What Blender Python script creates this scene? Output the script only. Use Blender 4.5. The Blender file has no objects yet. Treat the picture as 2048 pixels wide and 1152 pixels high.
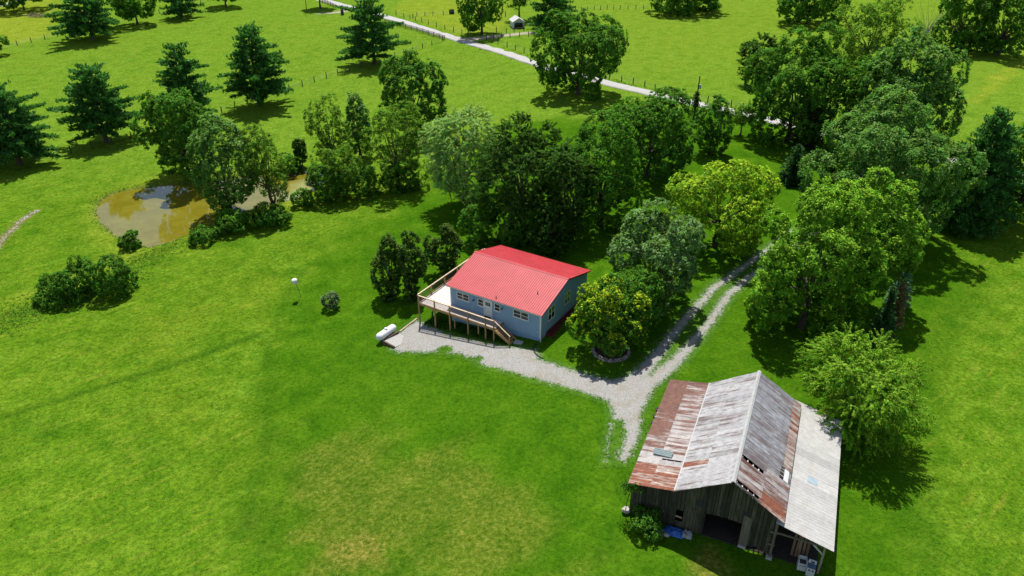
import bpy, math, random
import numpy as np
from math import sin, cos, pi, radians, tan, atan2, hypot, sqrt, log

# ------------------------------------------------------------------ camera, sky, sun, exposure
SC = bpy.context.scene
COL = SC.collection
cam_d = bpy.data.cameras.new("camera"); cam = bpy.data.objects.new("camera", cam_d); COL.objects.link(cam)
cam.location = (0, 0, 45); cam.rotation_euler = (radians(60), 0, 0)
cam_d.sensor_width = 36; cam_d.lens = 18 / (1024 / 1462.0); cam_d.clip_end = 4000
SC.camera = cam
SC.render.resolution_x, SC.render.resolution_y = 1024, 576
SUN_EL, SUN_AZ = 63.0, -3.0            # azimuth measured from +Y towards +X
sun_d = bpy.data.lights.new("sun", 'SUN'); sun = bpy.data.objects.new("sun", sun_d); COL.objects.link(sun)
sun_d.energy = 4.2; sun_d.angle = radians(0.5); sun_d.color = (1, .955, .88)
sun.rotation_euler = (radians(90 - SUN_EL), 0, radians(180 - SUN_AZ)); sun.location = (0, 0, 200)
W = bpy.data.worlds.new("World"); SC.world = W; W.use_nodes = True
wn, wl = W.node_tree.nodes, W.node_tree.links
wn.clear()
w_out = wn.new('ShaderNodeOutputWorld'); w_bg = wn.new('ShaderNodeBackground'); w_bg.inputs['Strength'].default_value = .078
sky = wn.new('ShaderNodeTexSky'); sky.sky_type = 'NISHITA'; sky.sun_disc = False
sky.sun_elevation = radians(SUN_EL); sky.sun_rotation = radians(SUN_AZ); sky.air_density = 1.0; sky.dust_density = .6
tc = wn.new('ShaderNodeTexCoord'); sep = wn.new('ShaderNodeSeparateXYZ'); wl.new(tc.outputs['Generated'], sep.inputs[0])
addz = wn.new('ShaderNodeMath'); addz.operation = 'ADD'; addz.inputs[1].default_value = .12; wl.new(sep.outputs['Z'], addz.inputs[0])
dv = wn.new('ShaderNodeVectorMath'); dv.operation = 'DIVIDE'; wl.new(tc.outputs['Generated'], dv.inputs[0])
cmb = wn.new('ShaderNodeCombineXYZ')
for i in range(3): wl.new(addz.outputs[0], cmb.inputs[i])
wl.new(cmb.outputs[0], dv.inputs[1])
cn = wn.new('ShaderNodeTexNoise'); cn.inputs['Scale'].default_value = 1.3; cn.inputs['Detail'].default_value = 7; cn.inputs['Roughness'].default_value = .55
wl.new(dv.outputs[0], cn.inputs['Vector'])
cr = wn.new('ShaderNodeValToRGB'); cr.color_ramp.elements[0].position = .56; cr.color_ramp.elements[1].position = .62
wl.new(cn.outputs['Fac'], cr.inputs[0])
cm = wn.new('ShaderNodeMix'); cm.data_type = 'RGBA'; wl.new(cr.outputs['Color'], cm.inputs['Factor'])
wl.new(sky.outputs[0], cm.inputs['A']); cm.inputs['B'].default_value = (12.5, 12.8, 13.2, 1)
wl.new(cm.outputs['Result'], w_bg.inputs['Color']); wl.new(w_bg.outputs[0], w_out.inputs['Surface'])
vs = SC.view_settings
vs.view_transform = 'Standard'; vs.look = 'None'; vs.gamma = 1; vs.exposure = 1.0; vs.use_curve_mapping = False
SC.render.engine = 'CYCLES'; SC.cycles.max_bounces = 6; SC.cycles.transparent_max_bounces = 4

# ------------------------------------------------------------------ helpers
def tag(o, label=None, cat=None, group=None, kind=None):
    if label: o['label'] = label
    if cat: o['category'] = cat
    if group: o['group'] = group
    if kind: o['kind'] = kind
    return o

def thing(name, label, cat, loc=(0, 0, 0), rz=0, group=None):
    o = bpy.data.objects.new(name, None); COL.objects.link(o)
    o.location = loc; o.rotation_euler = (0, 0, rz); o.empty_display_size = .3
    return tag(o, label, cat, group)

def place(name, me, parent=None, loc=(0, 0, 0), rot=(0, 0, 0), scale=(1, 1, 1)):
    o = bpy.data.objects.new(name, me); COL.objects.link(o)
    o.parent = parent; o.location = loc; o.rotation_euler = rot; o.scale = scale
    return o

class MB:
    def __init__(s): s.v, s.f = [], []
    def quad(s, *p):
        n = len(s.v); s.v += [tuple(q) for q in p]; s.f.append(tuple(range(n, n + len(p)))); return s
    def box(s, x0, y0, z0, x1, y1, z1):
        return s.hexa([(x0, y0, z0), (x1, y0, z0), (x1, y1, z0), (x0, y1, z0), (x0, y0, z1), (x1, y0, z1), (x1, y1, z1), (x0, y1, z1)])
    def hexa(s, p):
        n = len(s.v); s.v += [tuple(q) for q in p]
        for f in ((3, 2, 1, 0), (4, 5, 6, 7), (0, 1, 5, 4), (1, 2, 6, 5), (2, 3, 7, 6), (3, 0, 4, 7)): s.f.append(tuple(n + i for i in f))
        return s
    def bar(s, a, b, w, h=None, up=(0, 0, 1)):
        a, b = np.array(a, float), np.array(b, float); h = h or w
        d = b - a; d /= np.linalg.norm(d); u = np.array(up, float)
        if abs(d @ u) > .98: u = np.array((1., 0, 0))
        x = np.cross(d, u); x /= np.linalg.norm(x); y = np.cross(x, d)
        o = [(-.5, -.5), (.5, -.5), (.5, .5), (-.5, .5)]
        return s.hexa([a + x * w * i + y * h * j for i, j in o] + [b + x * w * i + y * h * j for i, j in o])
    def prism(s, poly, d0, d1, axis):      # polygon (2-D) extruded along axis
        def P(p, d): return {'y': (p[0], d, p[1]), 'x': (d, p[0], p[1]), 'z': (p[0], p[1], d)}[axis]
        n = len(s.v); k = len(poly)
        s.v += [P(p, d0) for p in poly] + [P(p, d1) for p in poly]
        s.f.append(tuple(n + i for i in range(k))); s.f.append(tuple(n + k + i for i in reversed(range(k))))
        for i in range(k): j = (i + 1) % k; s.f.append((n + i, n + k + i, n + k + j, n + j))
        return s
    def tube(s, pts, rad, n=6, cap=True):
        pts = [np.array(p, float) for p in pts]; base = len(s.v); m = len(pts)
        for i, p in enumerate(pts):
            d = pts[min(i + 1, m - 1)] - pts[max(i - 1, 0)]; d = d / (np.linalg.norm(d) + 1e-9)
            u = np.array((0, 0, 1.)) if abs(d[2]) < .9 else np.array((1., 0, 0))
            x = np.cross(d, u); x /= np.linalg.norm(x); y = np.cross(d, x)
            r = rad[i] if hasattr(rad, '__len__') else rad
            for k in range(n):
                t = 2 * pi * k / n; s.v.append(tuple(p + (x * cos(t) + y * sin(t)) * r))
        for i in range(m - 1):
            for k in range(n):
                a = base + i * n + k; b = base + i * n + (k + 1) % n; s.f.append((a, b, b + n, a + n))
        if cap:
            s.f.append(tuple(base + k for k in range(n))); s.f.append(tuple(base + (m - 1) * n + k for k in reversed(range(n))))
        return s
    def lathe(s, prof, n=16, c=(0, 0, 0), axis='z'):
        base = len(s.v)
        for r, h in prof:
            for k in range(n):
                t = 2 * pi * k / n; a, b = r * cos(t), r * sin(t)
                s.v.append((c[0] + a, c[1] + b, c[2] + h) if axis == 'z' else ((c[0] + h, c[1] + a, c[2] + b) if axis == 'x' else (c[0] + a, c[1] + h, c[2] + b)))
        for i in range(len(prof) - 1):
            for k in range(n):
                a = base + i * n + k; b = base + i * n + (k + 1) % n; s.f.append((a, b, b + n, a + n))
        return s
    def mesh(s, name, mat, smooth=False):
        me = bpy.data.meshes.new(name); me.from_pydata(s.v, [], s.f); me.materials.append(mat)
        if smooth: me.polygons.foreach_set('use_smooth', [True] * len(me.polygons))
        me.update(); return me
    def build(s, name, mat, parent=None, smooth=False, **k):
        return place(name, s.mesh(name, mat, smooth), parent, **k)

def big_mesh(name, V, F, mat, attrs=None, cols=None, smooth=False):
    """V (n,3), F (m,4) numpy -> mesh; attrs name -> float array per vertex; cols (n,3)"""
    me = bpy.data.meshes.new(name)
    V = np.ascontiguousarray(V, dtype=np.float32); F = np.ascontiguousarray(F, dtype=np.int32); k = F.shape[1]
    me.vertices.add(len(V)); me.vertices.foreach_set('co', V.ravel())
    me.loops.add(F.size); me.loops.foreach_set('vertex_index', F.ravel())
    me.polygons.add(len(F)); me.polygons.foreach_set('loop_start', np.arange(0, F.size, k, dtype=np.int32))
    me.update(calc_edges=True)
    if smooth: me.polygons.foreach_set('use_smooth', np.ones(len(F), bool))
    for n, a in (attrs or {}).items():
        at = me.attributes.new(n, 'FLOAT', 'POINT'); at.data.foreach_set('value', np.ascontiguousarray(a, dtype=np.float32))
    if cols is not None:
        at = me.attributes.new('col', 'FLOAT_COLOR', 'POINT')
        c4 = np.ones((len(V), 4), np.float32); c4[:, :3] = cols; at.data.foreach_set('color', c4.ravel())
    me.materials.append(mat)
    return me

def sst(a, b, x):
    t = np.clip((x - a) / (b - a), 0, 1); return t * t * (3 - 2 * t)

# ------------------------------------------------------------------ terrain
POND = [(-68.33, 110.53), (-69.74, 115.11), (-69.00, 118.41), (-65.32, 120.94), (-60.14, 122.35), (-54.41, 123.79), (-49.64, 125.75), (-44.67, 127.51), (-39.52, 129.05), (-35.15, 128.27), (-33.67, 125.75), (-34.67, 120.24), (-36.34, 116.41), (-39.30, 114.68), (-42.76, 112.16), (-46.66, 108.93), (-48.44, 103.81), (-50.68, 100.95), (-52.28, 98.88), (-54.04, 97.71), (-57.10, 98.71), (-61.21, 102.18), (-65.26, 106.22)]
WATER_Z = -4.42
def poly_sdf(x, y, poly):
    x, y = np.asarray(x, float), np.asarray(y, float); d = np.full(x.shape, 1e18); ins = np.zeros(x.shape, bool)
    n = len(poly)
    for i in range(n):
        ax, ay = poly[i]; bx, by = poly[(i + 1) % n]
        ex, ey = bx - ax, by - ay; t = np.clip(((x - ax) * ex + (y - ay) * ey) / (ex * ex + ey * ey + 1e-12), 0, 1)
        d = np.minimum(d, (x - ax - t * ex) ** 2 + (y - ay - t * ey) ** 2)
        with np.errstate(divide='ignore', invalid='ignore'):
            c = ((ay > y) != (by > y)) & (x < (bx - ax) * (y - ay) / (by - ay + 1e-12) + ax)
        ins ^= c
    d = np.sqrt(d); return np.where(ins, -d, d)
def path_dist(x, y, pts):
    x, y = np.asarray(x, float), np.asarray(y, float); d = np.full(x.shape, 1e18); w = np.zeros(x.shape)
    for (ax, ay, aw), (bx, by, bw) in zip(pts[:-1], pts[1:]):
        ex, ey = bx - ax, by - ay; t = np.clip(((x - ax) * ex + (y - ay) * ey) / (ex * ex + ey * ey + 1e-12), 0, 1)
        q = np.sqrt((x - ax - t * ex) ** 2 + (y - ay - t * ey) ** 2) - (aw + (bw - aw) * t) / 2
        d = np.minimum(d, q)
    return d
def base_h(x, y):
    u = (6 - x) / 36.
    u = np.clip(np.log1p(np.exp(np.clip(u * 14, -50, 50))) / 14, 0, 1)
    z = -4 * (1 - (1 - u) ** 1.4)
    return z * (1 - sst(150, 270, y))
def ripple(x, y):
    return .07 * np.sin(x * .31 + 1.3 * np.sin(y * .17)) * np.sin(y * .27 + np.sin(x * .13)) + .05 * np.sin(x * .83 + y * .61) * np.sin(y * .9 - x * .37)
def H(x, y):
    x, y = np.asarray(x, float), np.asarray(y, float)
    z = base_h(x, y)
    far = sst(4, 14, np.hypot(x - 0, y - 72) - 14) * sst(4, 12, np.hypot(x - 17, y - 45) - 9)
    z = z + ripple(x, y) * far
    d = poly_sdf(x, y, POND)
    t = sst(1.6, -1.6, d)
    return z * (1 - t) + (-5.1) * t
def h1(x, y): return float(H(np.array([x]), np.array([y]))[0])
def h1n(x, y): return float(base_h(np.array([x]), np.array([y]))[0])

# ------------------------------------------------------------------ materials
def new_mat(name):
    m = bpy.data.materials.new(name); m.use_nodes = True
    return m, m.node_tree.nodes, m.node_tree.links, m.node_tree.nodes['Principled BSDF']
def N(nt, typ, **kw):
    n = nt.new(typ)
    for k, v in kw.items():
        if k in n.inputs: n.inputs[k].default_value = v
        else: setattr(n, k, v)
    return n
def mixc(nt, lk, f, a, b, blend='MIX'):
    n = nt.new('ShaderNodeMix'); n.data_type = 'RGBA'; n.blend_type = blend
    for s, v in (('Factor', f), ('A', a), ('B', b)):
        if hasattr(v, 'links'): lk.new(v, n.inputs[s] if s != 'Factor' else n.inputs[0])
        else:
            sock = n.inputs[0] if s == 'Factor' else n.inputs[s]
            sock.default_value = v if s == 'Factor' else (*v, 1)
    return n.outputs['Result']
def math_(nt, lk, op, a, b=None, clamp=False):
    n = nt.new('ShaderNodeMath'); n.operation = op; n.use_clamp = clamp
    for i, v in enumerate((a, b)):
        if v is None: continue
        if hasattr(v, 'links'): lk.new(v, n.inputs[i])
        else: n.inputs[i].default_value = v
    return n.outputs[0]
def ramp(nt, lk, f, stops):
    r = nt.new('ShaderNodeValToRGB'); e = r.color_ramp.elements
    while len(e) < len(stops): e.new(.5)
    for el, (p, c) in zip(e, stops): el.position = p; el.color = (*c, 1) if len(c) == 3 else c
    lk.new(f, r.inputs[0]); return r.outputs['Color']
def fnoise(nt, lk, vec, scale, detail=4, rough=.55, dist=0):
    n = nt.new('ShaderNodeTexNoise'); n.inputs['Scale'].default_value = scale; n.inputs['Detail'].default_value = detail
    n.inputs['Roughness'].default_value = rough; n.inputs['Distortion'].default_value = dist
    if vec is not None: lk.new(vec, n.inputs['Vector'])
    return n.outputs['Fac']
def stretched(nt, lk, vec, ang, sx, sy):
    m = nt.new('ShaderNodeMapping'); m.vector_type = 'TEXTURE'
    m.inputs['Rotation'].default_value = (0, 0, ang); m.inputs['Scale'].default_value = (sx, sy, 1)
    lk.new(vec, m.inputs['Vector']); return m.outputs[0]
def attr(nt, name):
    a = nt.new('ShaderNodeAttribute'); a.attribute_name = name; return a.outputs['Fac']

def grass_nodes(nt, lk):
    geo = nt.new('ShaderNodeNewGeometry'); P = geo.outputs['Position']
    big = fnoise(nt, lk, P, .045, 5, .6); mid = fnoise(nt, lk, P, .33, 5, .62, .4); fine = fnoise(nt, lk, P, 2.6, 4, .7); speck = fnoise(nt, lk, P, 7.5, 3, .75)
    mow1 = fnoise(nt, lk, stretched(nt, lk, P, radians(MOW1), 9., .7), 1., 5, .65)
    mow2 = fnoise(nt, lk, stretched(nt, lk, P, radians(MOW2), 30., .8), 1., 3, .5)
    lawn = ramp(nt, lk, mid, [(.3, (.021, .068, .0022)), (.52, (.033, .089, .0030)), (.72, (.049, .112, .0045))])
    lawn = mixc(nt, lk, math_(nt, lk, 'MULTIPLY', sub5(nt, lk, big, 3.0), .55, True), lawn, (.052, .115, .0045))
    mead = ramp(nt, lk, mid, [(.28, (.032, .086, .0038)), (.5, (.056, .116, .0055)), (.74, (.086, .148, .010))])
    mead = mixc(nt, lk, math_(nt, lk, 'MULTIPLY', sub5(nt, lk, mow1, 5.), .8, True), mead, (.032, .088, .003))
    mead = mixc(nt, lk, math_(nt, lk, 'MULTIPLY', sub5(nt, lk, big, 5), .55, True), mead, (.078, .118, .007))
    mead = mixc(nt, lk, math_(nt, lk, 'MULTIPLY', attr(nt, 'zpast'), math_(nt, lk, 'ADD', mid, .15), True), mead, (.088, .160, .014))
    weed = math_(nt, lk, 'MULTIPLY', sub5(nt, lk, fnoise(nt, lk, P, .95, 3, .6, .8), 6.), .55, True)
    mead = mixc(nt, lk, weed, mead, (.036, .094, .004))
    tan_ = math_(nt, lk, 'MULTIPLY', sub5(nt, lk, math_(nt, lk, 'SUBTRACT', fnoise(nt, lk, stretched(nt, lk, P, radians(MOW1), 5., .6), 1., 4, .6), .06), 7.), .5, True)
    mead = mixc(nt, lk, tan_, mead, (.130, .142, .018))
    yel = ramp(nt, lk, mid, [(.3, (.092, .140, .008)), (.7, (.138, .178, .018))])
    yel = mixc(nt, lk, math_(nt, lk, 'MULTIPLY', sub5(nt, lk, mow2, 4), .5, True), yel, (.080, .118, .006))
    dry = ramp(nt, lk, fine, [(.3, (.050, .082, .006)), (.52, (.092, .104, .014)), (.75, (.160, .140, .038))])
    edge = math_(nt, lk, 'MULTIPLY', math_(nt, lk, 'SUBTRACT', mid, .5), 1.1)
    def m(name, gain=1.0): return math_(nt, lk, 'MULTIPLY', math_(nt, lk, 'ADD', attr(nt, name), math_(nt, lk, 'MULTIPLY', edge, math_(nt, lk, 'MULTIPLY', attr(nt, name), gain)), True), 1., True)
    c = mixc(nt, lk, m('zmead'), lawn, mead)
    c = mixc(nt, lk, m('zyel'), c, yel)
    c = mixc(nt, lk, m('zdry', 2.2), c, dry)
    clov = math_(nt, lk, 'MULTIPLY', math_(nt, lk, 'MULTIPLY', sub5(nt, lk, fnoise(nt, lk, P, .55, 5, .7, .6), 5.5), attr(nt, 'zclov'), True), .85)
    c = mixc(nt, lk, clov, c, (.090, .176, .014))
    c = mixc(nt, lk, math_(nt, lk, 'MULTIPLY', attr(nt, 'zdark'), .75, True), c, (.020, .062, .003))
    soil = math_(nt, lk, 'MULTIPLY', attr(nt, 'zsoil'), math_(nt, lk, 'ADD', fine, .35), True)
    c = mixc(nt, lk, soil, c, (.12, .09, .045))
    v = math_(nt, lk, 'ADD', math_(nt, lk, 'MULTIPLY', fine, .75), math_(nt, lk, 'MULTIPLY', speck, .65))
    rough = math_(nt, lk, 'ADD', .72, math_(nt, lk, 'MULTIPLY', attr(nt, 'zmead'), .28))
    c = mixc(nt, lk, rough, c, ramp(nt, lk, v, [(.44, (.20, .28, .22)), (.66, (1, 1, 1)), (.90, (2.0, 1.7, 1.7))]), 'MULTIPLY')
    hgt = math_(nt, lk, 'ADD', math_(nt, lk, 'MULTIPLY', fine, 1.), math_(nt, lk, 'MULTIPLY', speck, .6))
    return c, hgt, P, fine, speck, mid
def sub5(nt, lk, f, gain): return math_(nt, lk, 'MULTIPLY', math_(nt, lk, 'SUBTRACT', f, .5), gain, True)
MOW1, MOW2 = 41.0, 58.3

def bump(nt, lk, h, strength, dist):
    b = nt.new('ShaderNodeBump'); b.inputs['Strength'].default_value = strength; b.inputs['Distance'].default_value = dist
    lk.new(h, b.inputs['Height']); return b.outputs[0]

M_GRASS, nt, lk, bs = new_mat('grass_ground')
c, hg, P, _, _, _ = grass_nodes(nt, lk)
lk.new(c, bs.inputs['Base Color']); bs.inputs['Roughness'].default_value = .95; bs.inputs['Specular IOR Level'].default_value = 0
lk.new(bump(nt, lk, hg, .8, .16), bs.inputs['Normal'])

def gravel_mat(name, pal, rim=1.0):
    m, nt, lk, bs = new_mat(name)
    c, hg, P, fine, speck, mid = grass_nodes(nt, lk)
    st = fnoise(nt, lk, P, 9., 4, .8); st2 = fnoise(nt, lk, P, .8, 5, .6)
    g = ramp(nt, lk, st, [(.30, pal[0]), (.5, pal[1]), (.72, pal[2])])
    g = mixc(nt, lk, math_(nt, lk, 'MULTIPLY', sub5(nt, lk, st2, 5), .8, True), g, pal[3])
    cov = attr(nt, 'cov')
    e = math_(nt, lk, 'ADD', math_(nt, lk, 'MULTIPLY', math_(nt, lk, 'SUBTRACT', fnoise(nt, lk, P, 1.5, 5, .75), .5), 2.7 * rim),
              math_(nt, lk, 'MULTIPLY', math_(nt, lk, 'SUBTRACT', fnoise(nt, lk, P, 4.2, 4, .8), .5), 3.6 * rim))
    f = math_(nt, lk, 'MULTIPLY', math_(nt, lk, 'ADD', cov, e), 1.25, True)
    lk.new(mixc(nt, lk, f, c, g), bs.inputs['Base Color']); bs.inputs['Roughness'].default_value = .95; bs.inputs['Specular IOR Level'].default_value = .1
    lk.new(bump(nt, lk, st, .8, .06), bs.inputs['Normal'])
    return m
M_GRAVEL = gravel_mat('gravel', ((.105, .10, .09), (.225, .218, .205), (.335, .328, .315), (.19, .17, .13)))
M_DIRT = gravel_mat('dirt_lane', ((.18, .14, .10), (.27, .23, .185), (.33, .30, .245), (.20, .15, .105)))

EXK = .74          # all surface colours were measured for a slightly darker exposure
def plain(name, col, rough=.7, var=.25, scale=3., spec=.3, metal=0, bumpd=0, bscale=None, obj=False):
    m, nt, lk, bs = new_mat(name)
    t = nt.new('ShaderNodeTexCoord')
    n = fnoise(nt, lk, t.outputs['Object'], scale, 5, .65)
    col = tuple(c * EXK for c in col)
    lo = tuple(c * (1 - var) for c in col); hi = tuple(min(1, c * (1 + var)) for c in col)
    cc = ramp(nt, lk, n, [(.3, lo), (.7, hi)])
    if obj:
        oi = nt.new('ShaderNodeObjectInfo')
        cc = mixc(nt, lk, .8, cc, ramp(nt, lk, oi.outputs['Random'], [(0, (1 - obj,) * 3), (1, (1 + obj,) * 3)]), 'MULTIPLY')
    lk.new(cc, bs.inputs['Base Color']); bs.inputs['Roughness'].default_value = rough
    bs.inputs['Specular IOR Level'].default_value = spec; bs.inputs['Metallic'].default_value = metal
    if bumpd: lk.new(bump(nt, lk, fnoise(nt, lk, t.outputs['Object'], bscale or scale * 4, 3), .5, bumpd), bs.inputs['Normal'])
    return m

def wood(name, col, dark, grain=(8, 8, .6), rough=.85, obj=.3):
    col = tuple(c * EXK for c in col); dark = tuple(c * EXK for c in dark)
    m, nt, lk, bs = new_mat(name)
    t = nt.new('ShaderNodeTexCoord'); oi = nt.new('ShaderNodeObjectInfo')
    off = nt.new('ShaderNodeVectorMath'); off.operation = 'ADD'; lk.new(t.outputs['Object'], off.inputs[0])
    sc = nt.new('ShaderNodeVectorMath'); sc.operation = 'SCALE'; sc.inputs[0].default_value = (37, 17, 53); lk.new(oi.outputs['Random'], sc.inputs['Scale']); lk.new(sc.outputs[0], off.inputs[1])
    mp = nt.new('ShaderNodeMapping'); mp.inputs['Scale'].default_value = grain; lk.new(off.outputs[0], mp.inputs['Vector'])
    n = fnoise(nt, lk, mp.outputs[0], 1.2, 6, .7, .3)
    cc = ramp(nt, lk, n, [(.28, dark), (.5, col), (.75, tuple(min(1, c * 1.5) for c in col))])
    cc = mixc(nt, lk, .9, cc, ramp(nt, lk, oi.outputs['Random'], [(0, (1 - obj,) * 3), (1, (1 + obj,) * 3)]), 'MULTIPLY')
    lk.new(cc, bs.inputs['Base Color']); bs.inputs['Roughness'].default_value = rough; bs.inputs['Specular IOR Level'].default_value = .2
    lk.new(bump(nt, lk, n, .5, .01), bs.inputs['Normal'])
    return m

def leaf_mat(name, trans=.32, spec=.25, rough=.5):
    m, nt, lk, bs = new_mat(name)
    a = nt.new('ShaderNodeAttribute'); a.attribute_name = 'col'
    lk.new(mixc(nt, lk, 1., a.outputs['Color'], (1.05, 1.28, .86), 'MULTIPLY'), bs.inputs['Base Color']); bs.inputs['Roughness'].default_value = rough; bs.inputs['Specular IOR Level'].default_value = spec
    tr = nt.new('ShaderNodeBsdfTranslucent'); lk.new(mixc(nt, lk, 1., a.outputs['Color'], (1.25, 1.75, .55), 'MULTIPLY'), tr.inputs['Color'])
    mx = nt.new('ShaderNodeMixShader'); mx.inputs[0].default_value = trans
    lk.new(bs.outputs[0], mx.inputs[1]); lk.new(tr.outputs[0], mx.inputs[2]); lk.new(mx.outputs[0], nt['Material Output'].inputs['Surface'])
    return m
M_LEAF = leaf_mat('leaf', .42, .03, .6); M_NEEDLE = leaf_mat('needle', .25, .04, .6)
M_BARK = wood('bark', (.085, .065, .05), (.03, .024, .02), (6, 6, 1.2))

M_WATER, nt, lk, bs = new_mat('pond_water')
geo = nt.new('ShaderNodeNewGeometry')
scum = ramp(nt, lk, fnoise(nt, lk, geo.outputs['Position'], .35, 5, .6, .5), [(.4, (.108, .094, .006)), (.65, (.135, .120, .012))])
pale = math_(nt, lk, 'MULTIPLY', attr(nt, 'scum'), math_(nt, lk, 'ADD', fnoise(nt, lk, geo.outputs['Position'], .5, 4), .45), True)
lk.new(mixc(nt, lk, pale, scum, (.20, .21, .075)), bs.inputs['Base Color'])
bs.inputs['Roughness'].default_value = .04; bs.inputs['IOR'].default_value = 1.33; bs.inputs['Specular IOR Level'].default_value = .85
lk.new(bump(nt, lk, fnoise(nt, lk, geo.outputs['Position'], 3., 3), .08, .02), bs.inputs['Normal'])

M_ROAD, nt, lk, bs = new_mat('lane_asphalt')
geo = nt.new('ShaderNodeNewGeometry')
rc = ramp(nt, lk, fnoise(nt, lk, geo.outputs['Position'], 1.2, 6, .7), [(.3, (.22, .21, .20)), (.7, (.30, .288, .275))])
lk.new(rc, bs.inputs['Base Color']); bs.inputs['Roughness'].default_value = .9

# ------------------------------------------------------------------ ground zones (kinds of grass, not shade)
LAWN = [(-28.82, 88.69), (-29.60, 83.01), (-29.33, 75.73), (-28.08, 68.29), (-25.74, 60.89), (-24.21, 55.29), (-23.35, 47.87), (-22.55, 43.24), (-20.50, 38.11), (8.62, 26.68), (31.87, 35.44), (36.08, 49.12), (45.41, 64.63), (58.73, 79.95), (61.67, 92.87), (61.83, 128.43), (51.20, 155.60), (15.96, 146.69), (-0.41, 146.49), (-12.59, 120.13), (-20.84, 105.32), (-25.56, 97.28)]
DRY = [(-20.92, 52.50), (-18.62, 54.01), (-16.22, 54.31), (-10.61, 52.67), (-3.29, 48.37), (0.26, 46.06), (2.33, 43.81), (4.17, 40.21), (2.43, 35.94), (-16.45, 37.79), (-20.48, 44.72)]
DRY2 = [(-18.24, 43.15), (-15.57, 42.64), (-11.91, 40.98), (-8.71, 38.46), (-10.95, 37.76), (-14.57, 40.00), (-17.40, 41.51)]
DRY3 = [(13.67, 37.92), (15.32, 38.52), (16.02, 36.77), (15.45, 35.24), (12.73, 35.25)]
RMEAD = [(60.14, 81.90), (76.13, 91.28), (62.08, 56.15), (32.34, 29.96), (28.88, 33.77), (36.21, 49.12), (45.95, 64.63)]
TOPYEL = [(-222.85, 327.61), (-189.76, 327.61), (-154.80, 259.26), (-143.63, 235.98), (-152.08, 223.98), (-158.22, 219.54)]
ROADYEL = [(-42.21, 278.51), (-40.63, 327.61), (-0.84, 327.61), (-2.23, 242.28), (-16.18, 236.41), (-27.09, 252.75)]
CLOV = [(-27.92, 82.90, 3.0), (-28.89, 76.85, 4.0), (-30.95, 71.41, 5.0), (-33.44, 68.38, 3.0)]
CLOV2 = [(-33.60, 71.41), (-29.17, 72.43), (-27.69, 64.50), (-26.40, 58.50), (-29.28, 56.36), (-34.11, 61.14)]
CLOV3 = [(-25.96, 46.85), (-23.98, 49.16), (-22.33, 43.22), (-20.29, 38.09), (-25.40, 38.42)]
CLOV4 = [(-39.63, 99.39), (-31.18, 102.00), (-28.95, 87.01), (-36.69, 89.91)]
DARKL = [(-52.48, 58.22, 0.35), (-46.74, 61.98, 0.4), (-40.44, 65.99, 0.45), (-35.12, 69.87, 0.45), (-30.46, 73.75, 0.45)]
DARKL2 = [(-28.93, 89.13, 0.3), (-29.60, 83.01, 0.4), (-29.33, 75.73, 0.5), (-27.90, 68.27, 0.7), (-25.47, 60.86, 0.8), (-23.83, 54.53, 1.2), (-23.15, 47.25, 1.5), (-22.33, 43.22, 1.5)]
BANK = [(-63.80, 76.90), (-62.83, 81.74), (-54.87, 91.39), (-51.52, 95.26), (-45.81, 99.73), (-46.02, 104.73), (-38.15, 110.53), (-32.04, 112.57), (-43.90, 131.41), (-56.20, 128.79), (-67.92, 123.79), (-71.59, 115.76), (-68.24, 106.60), (-63.08, 99.39), (-58.49, 96.07), (-61.77, 87.06), (-66.74, 81.74)]
CREEK = [(-75.72, 94.15, 1.2), (-77.52, 100.77, 1.0), (-78.23, 106.60, 0.9), (-78.03, 110.53, 0.6)]
STRIP = [(30.05, 35.44, 3.2), (36.08, 49.12, 3.2), (45.52, 64.63, 3.2), (59.22, 80.59, 3.4)]
HAY = [[(107.92, 167.62, 1.0), (136.03, 200.05, 1.0)], [(101.71, 159.44, 1.0), (140.52, 203.00, 1.0)], [(113.50, 176.57, 0.8), (119.44, 183.83, 0.8)]]
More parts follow.
